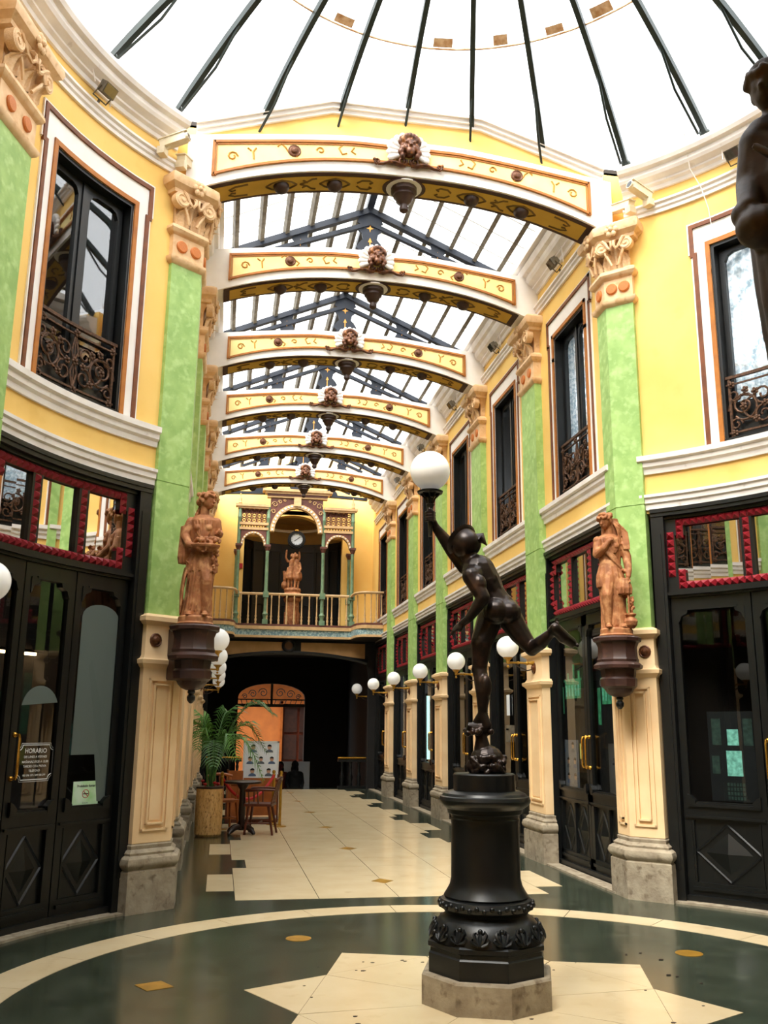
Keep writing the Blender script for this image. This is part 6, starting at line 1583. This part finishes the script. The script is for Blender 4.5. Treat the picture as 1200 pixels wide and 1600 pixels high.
tb = empty('cafe_table', (.40, 14.98, 0), 0, 'dark round pedestal table between palm and wooden armchair', 'table')
b = B(); b.lathe([(0, .745), (.27, .745), (.285, .755), (.285, .775), (.27, .785), (0, .785)], (0, 0, 0), 28); b.build('table_top', 'table_dark', tb, smooth=35)
b = B(); b.lathe([(.055, .06), (.06, .15), (.045, .2), (.055, .3), (.045, .65), (.09, .72), (.1, .75)], (0, 0, 0), 14); b.build('column', 'table_dark', tb, smooth=40)
fo_ = B(); fo_.tube([(.03, 0, .11), (.15, 0, .10), (.24, 0, .05), (.27, 0, .02)], [.04, .04, .035, .025], 8); FT = fo_.mesh('foot', 'table_dark', 50)
for k in range(4): inst(FT, 'foot', tb, (0, 0, 0), (0, 0, PI/4+k*PI/2))
def armchair(loc, rz, label, mt):
    r = empty('wooden_armchair', loc, rz, label, 'chair', 'cafe armchairs')       # faces local +x
    b = B(); b.box(-.21, .22, -.22, .22, .42, .455); b.build('seat', mt, r)
    for sx_ in (-1, 1):
        for sy_ in (-1, 1): b = B(); b.tube([(sx_*.15, sy_*.16, .43), (sx_*.20+(-.03 if sx_ < 0 else 0), sy_*.20, 0)], [.022, .018], 8); b.build('leg', mt, r, smooth=50)
    b = B()
    for sy_ in (-1, 1): b.tube([(-.19, sy_*.185, .17), (.18, sy_*.185, .17)], .012, 6)
    b.tube([(0, -.185, .17), (0, .185, .17)], .012, 6); b.build('stretcher', mt, r, smooth=50)
    b = B(); b.tube([(-.28, -.22, .80), (-.30, -.1, .83), (-.305, 0, .835), (-.30, .1, .83), (-.28, .22, .80)], .024, 8); b.build('crest_rail', mt, r, smooth=50)
    for k in range(7): y = -.19+.38*k/6; b = B(); b.tube([(-.19, y*.9, .45), (-.285, y*1.05, .80)], .010, 6); b.build('spindle', mt, r, smooth=50)
    for sy_ in (-1, 1):
        b = B(); b.tube([(-.25, sy_*.21, .66), (-.05, sy_*.25, .665), (.16, sy_*.25, .655), (.2, sy_*.235, .65)], [.016, .02, .024, .02], 8); b.build('armrest', mt, r, smooth=50)
        for x in (.0, .14): b = B(); b.tube([(x, sy_*.20, .45), (x+.01, sy_*.245, .655)], .012, 6); b.build('arm_post', mt, r, smooth=50)
    return r
armchair((.68, 14.98, 0), PI*.93, 'red brown wooden armchair drawn up to the dark table', 'chair_wood')
armchair((.12, 15.75, 0), -PI*.4, 'second wooden armchair half hidden behind the planter and table', 'orange_wood')
bn = empty('cafe_bench', (.62, 16.7, 0), 0, 'orange wood cafe screen panels behind the table', 'screen')
for x0, x1, z0, z1 in ((-.45, -.18, .05, .86), (-.17, .42, .12, .74)):
    b = B(); b.box(x0, x1, -.02, .02, z0, z1); b.build('panel', 'orange_wood', bn)
b = B(); b.box(-.46, .44, -.03, .03, 0, .06); b.box(-.46, -.43, -.025, .025, 0, .88); b.box(.41, .44, -.025, .025, 0, .80); b.build('frame', 'chair_wood', bn)
pb = empty('poster_board', (.76, 17.25, 0), PI, 'white standing board of haircut portraits behind the palm', 'poster board')
ps_ = empty('poster_sheet', (0, 0, .70)); ps_.parent = pb
face_poster(ps_, .58, .62, 1, [2, 3, 2])
for ch in list(ps_.children):
    ch.parent = pb; ch.location = (ch.location.x, ch.location.y, ch.location.z+.70)
bpy.data.objects.remove(ps_)
b = B(); b.box(-.32, -.29, -.02, .01, .0, 1.35); b.box(.29, .32, -.02, .01, .0, 1.35); b.box(-.32, .32, -.02, .01, 1.32, 1.35); b.box(-.30, .30, -.02, -.008, .10, .70); b.build('frame', 'sign_white', pb)
b = B(); b.box(-.36, .36, -.22, .22, 0, .025); b.build('foot_plate', 'bar_grey', pb)
def stanchion(x, y, label):
    r = empty('brass_stanchion', (x, y, 0), 0, label, 'stanchion', 'rope barrier posts')
    b = B(); b.tube([(0, 0, .02), (0, 0, .80)], .024, 10); b.build('post', 'brass', r, smooth=50)
    b = B(); b.lathe([(.022, .78), (.03, .80), (.03, .82), (.02, .83), (.032, .855), (.02, .885), (0, .89)], (0, 0, 0), 12); b.build('finial', 'brass', r, smooth=50)
    b = B(); b.lathe([(.11, 0), (.11, .012), (.03, .025), (0, .025)], (0, 0, 0), 20); b.build('base', 'brass', r, smooth=50)
stanchion(1.05, 16.0, 'brass barrier post nearer the middle of the passage'); stanchion(.95, 16.35, 'brass barrier post just behind the other one'); stanchion(.08, 15.65, 'brass barrier post behind the planter')
b = B(); b.tube([(.95+(.08-.95)*t, 16.33+(15.67-16.33)*t, .80-1.45*t*(1-t)) for t in [i/16 for i in range(17)]], .024, 8); o = b.build('barrier_rope', 'red_rope', None, smooth=60); tag(o, 'red velvet barrier rope sagging between two brass posts', 'rope')

# ------------------------------------------------------------------ two people going down to the street
def person(loc, rz, label, cloth, s=1.0):
    r = empty('person', loc, rz, label, 'person', 'people on the stairs')
    b = B()
    limb(b, [(-.09, 0, .05), (-.10, .02, .48), (-.09, 0, .88)], [.05, .065, .10]); limb(b, [(.09, .05, .05), (.10, -.02, .48), (.09, 0, .88)], [.05, .065, .10])
    for x, y in ((-.09, -.05), (.09, 0)): b.sphere((x, y, .04), .05, 8, 6, (.9, 1.8, .8))
    limb(b, [(0, 0, .92), (0, 0, 1.12), (0, 0, 1.32)], [.155, .135, .16]); limb(b, [(-.17, 0, 1.36), (0, 0, 1.39), (.17, 0, 1.36)], [.07, .07, .07]); limb(b, [(0, 0, 1.42), (0, 0, 1.52)], [.055, .05])
    for s_ in (-1, 1): limb(b, [(s_*.19, 0, 1.35), (s_*.24, .02, 1.10), (s_*.20, -.12, .95)], [.065, .055, .04]); fingers(b, (s_*.19, -.15, .93), (0, -1, -.3), (1, 0, 0), .011, .07)
    b.sphere((0, -.01, 1.60), .095, 12, 10, (.85, 1, 1.15)); b.sphere((0, -.09, 1.58), .02, 6, 5)
    remeshed('body', b, cloth, .014, 1, r)
    b = B(); b.sphere((0, .03, 1.62), .115, 12, 10, (.95, 1, 1.1)); b.sphere((0, .07, 1.48), .12, 12, 10, (1.0, .6, 1.5)); remeshed('hair', b, 'hair_black', .012, 1, r)
    b = B(); fold_lathe(b, [(.21, .55), (.20, .8), (.18, 1.0), (.19, 1.3), (.12, 1.42)], (0, 0, 0), 32, 7, .05, 0, 1, .75); b.build('coat', cloth, r, smooth=60)
    r.scale = (s, s, s); return r
person((2.24, 28.0, -1.06), .1, 'person in black with long dark hair seen from behind on the stairs', 'cloth_black', .98)
person((1.83, 28.3, -1.06), .0, 'person in dark red coat seen from behind, left of the one in black', 'cloth_red', .96)
r = empty('street_sign_board', (2.45, 29.4, -1.08), 0, 'pale lilac board outside behind the person in black', 'sign board')
b = B(); b.box(-.55, .35, 0, .03, .3, 1.65); b.build('board', 'paper', r); b = B(); b.box(-.55, -.5, -.1, .13, 0, .35); b.box(.3, .35, -.1, .13, 0, .35); b.build('foot', 'bar_grey', r)
# crumbs on the floor
b = B(); random.seed(5)
for k in range(46):
    x, y = random.uniform(.6, 3.2), random.uniform(5.0, 7.0); s = random.uniform(.006, .022); a = random.uniform(0, 6)
    b.prism([(x+s*math.cos(a+q*1.05)*(1 if q % 2 else .7), y+s*.6*math.sin(a+q*1.05)) for q in range(6)], .002, .005, 'z')
o = b.build('floor_debris', 'soil'); tag(o, 'tiny dark flakes scattered over the star paving', 'debris', kind='stuff')

# ------------------------------------------------------------------ added fill lamps, unseen, brightening the lace curtains from behind
mat('fill_glow', 'fff2dc', None, 0.4, emit=12.0)
for nm, (x, y), w in (('added fill lamp brightening the right rotunda curtains from behind', (CX+(RW+1.1)*math.sin(R_(62)), CY+(RW+1.1)*math.cos(R_(62))), 80), ('added fill lamp brightening the first right passage curtains from behind', (XR+1.1, YB[0]), 50)):
    r = empty('fill_lamp', (x, y, 6.0), 0, nm, 'lamp')
    b = B(); b.sphere((0, 0, 0), .13, 16, 12); b.build('shade', 'fill_glow', r, smooth=60)
    b = B(); b.tube([(0, 0, .12), (0, 0, 1.95)], .008, 5); b.build('cord', 'black_paint', r)
    ld = bpy.data.lights.new('fill_light', 'POINT'); ld.energy = w; ld.shadow_soft_size = .14; ld.color = (.92, .97, 1.0)
    lo = bpy.data.objects.new('fill_light', ld); COL.objects.link(lo); lo.parent = r; lo.location = (0, 0, -.28)
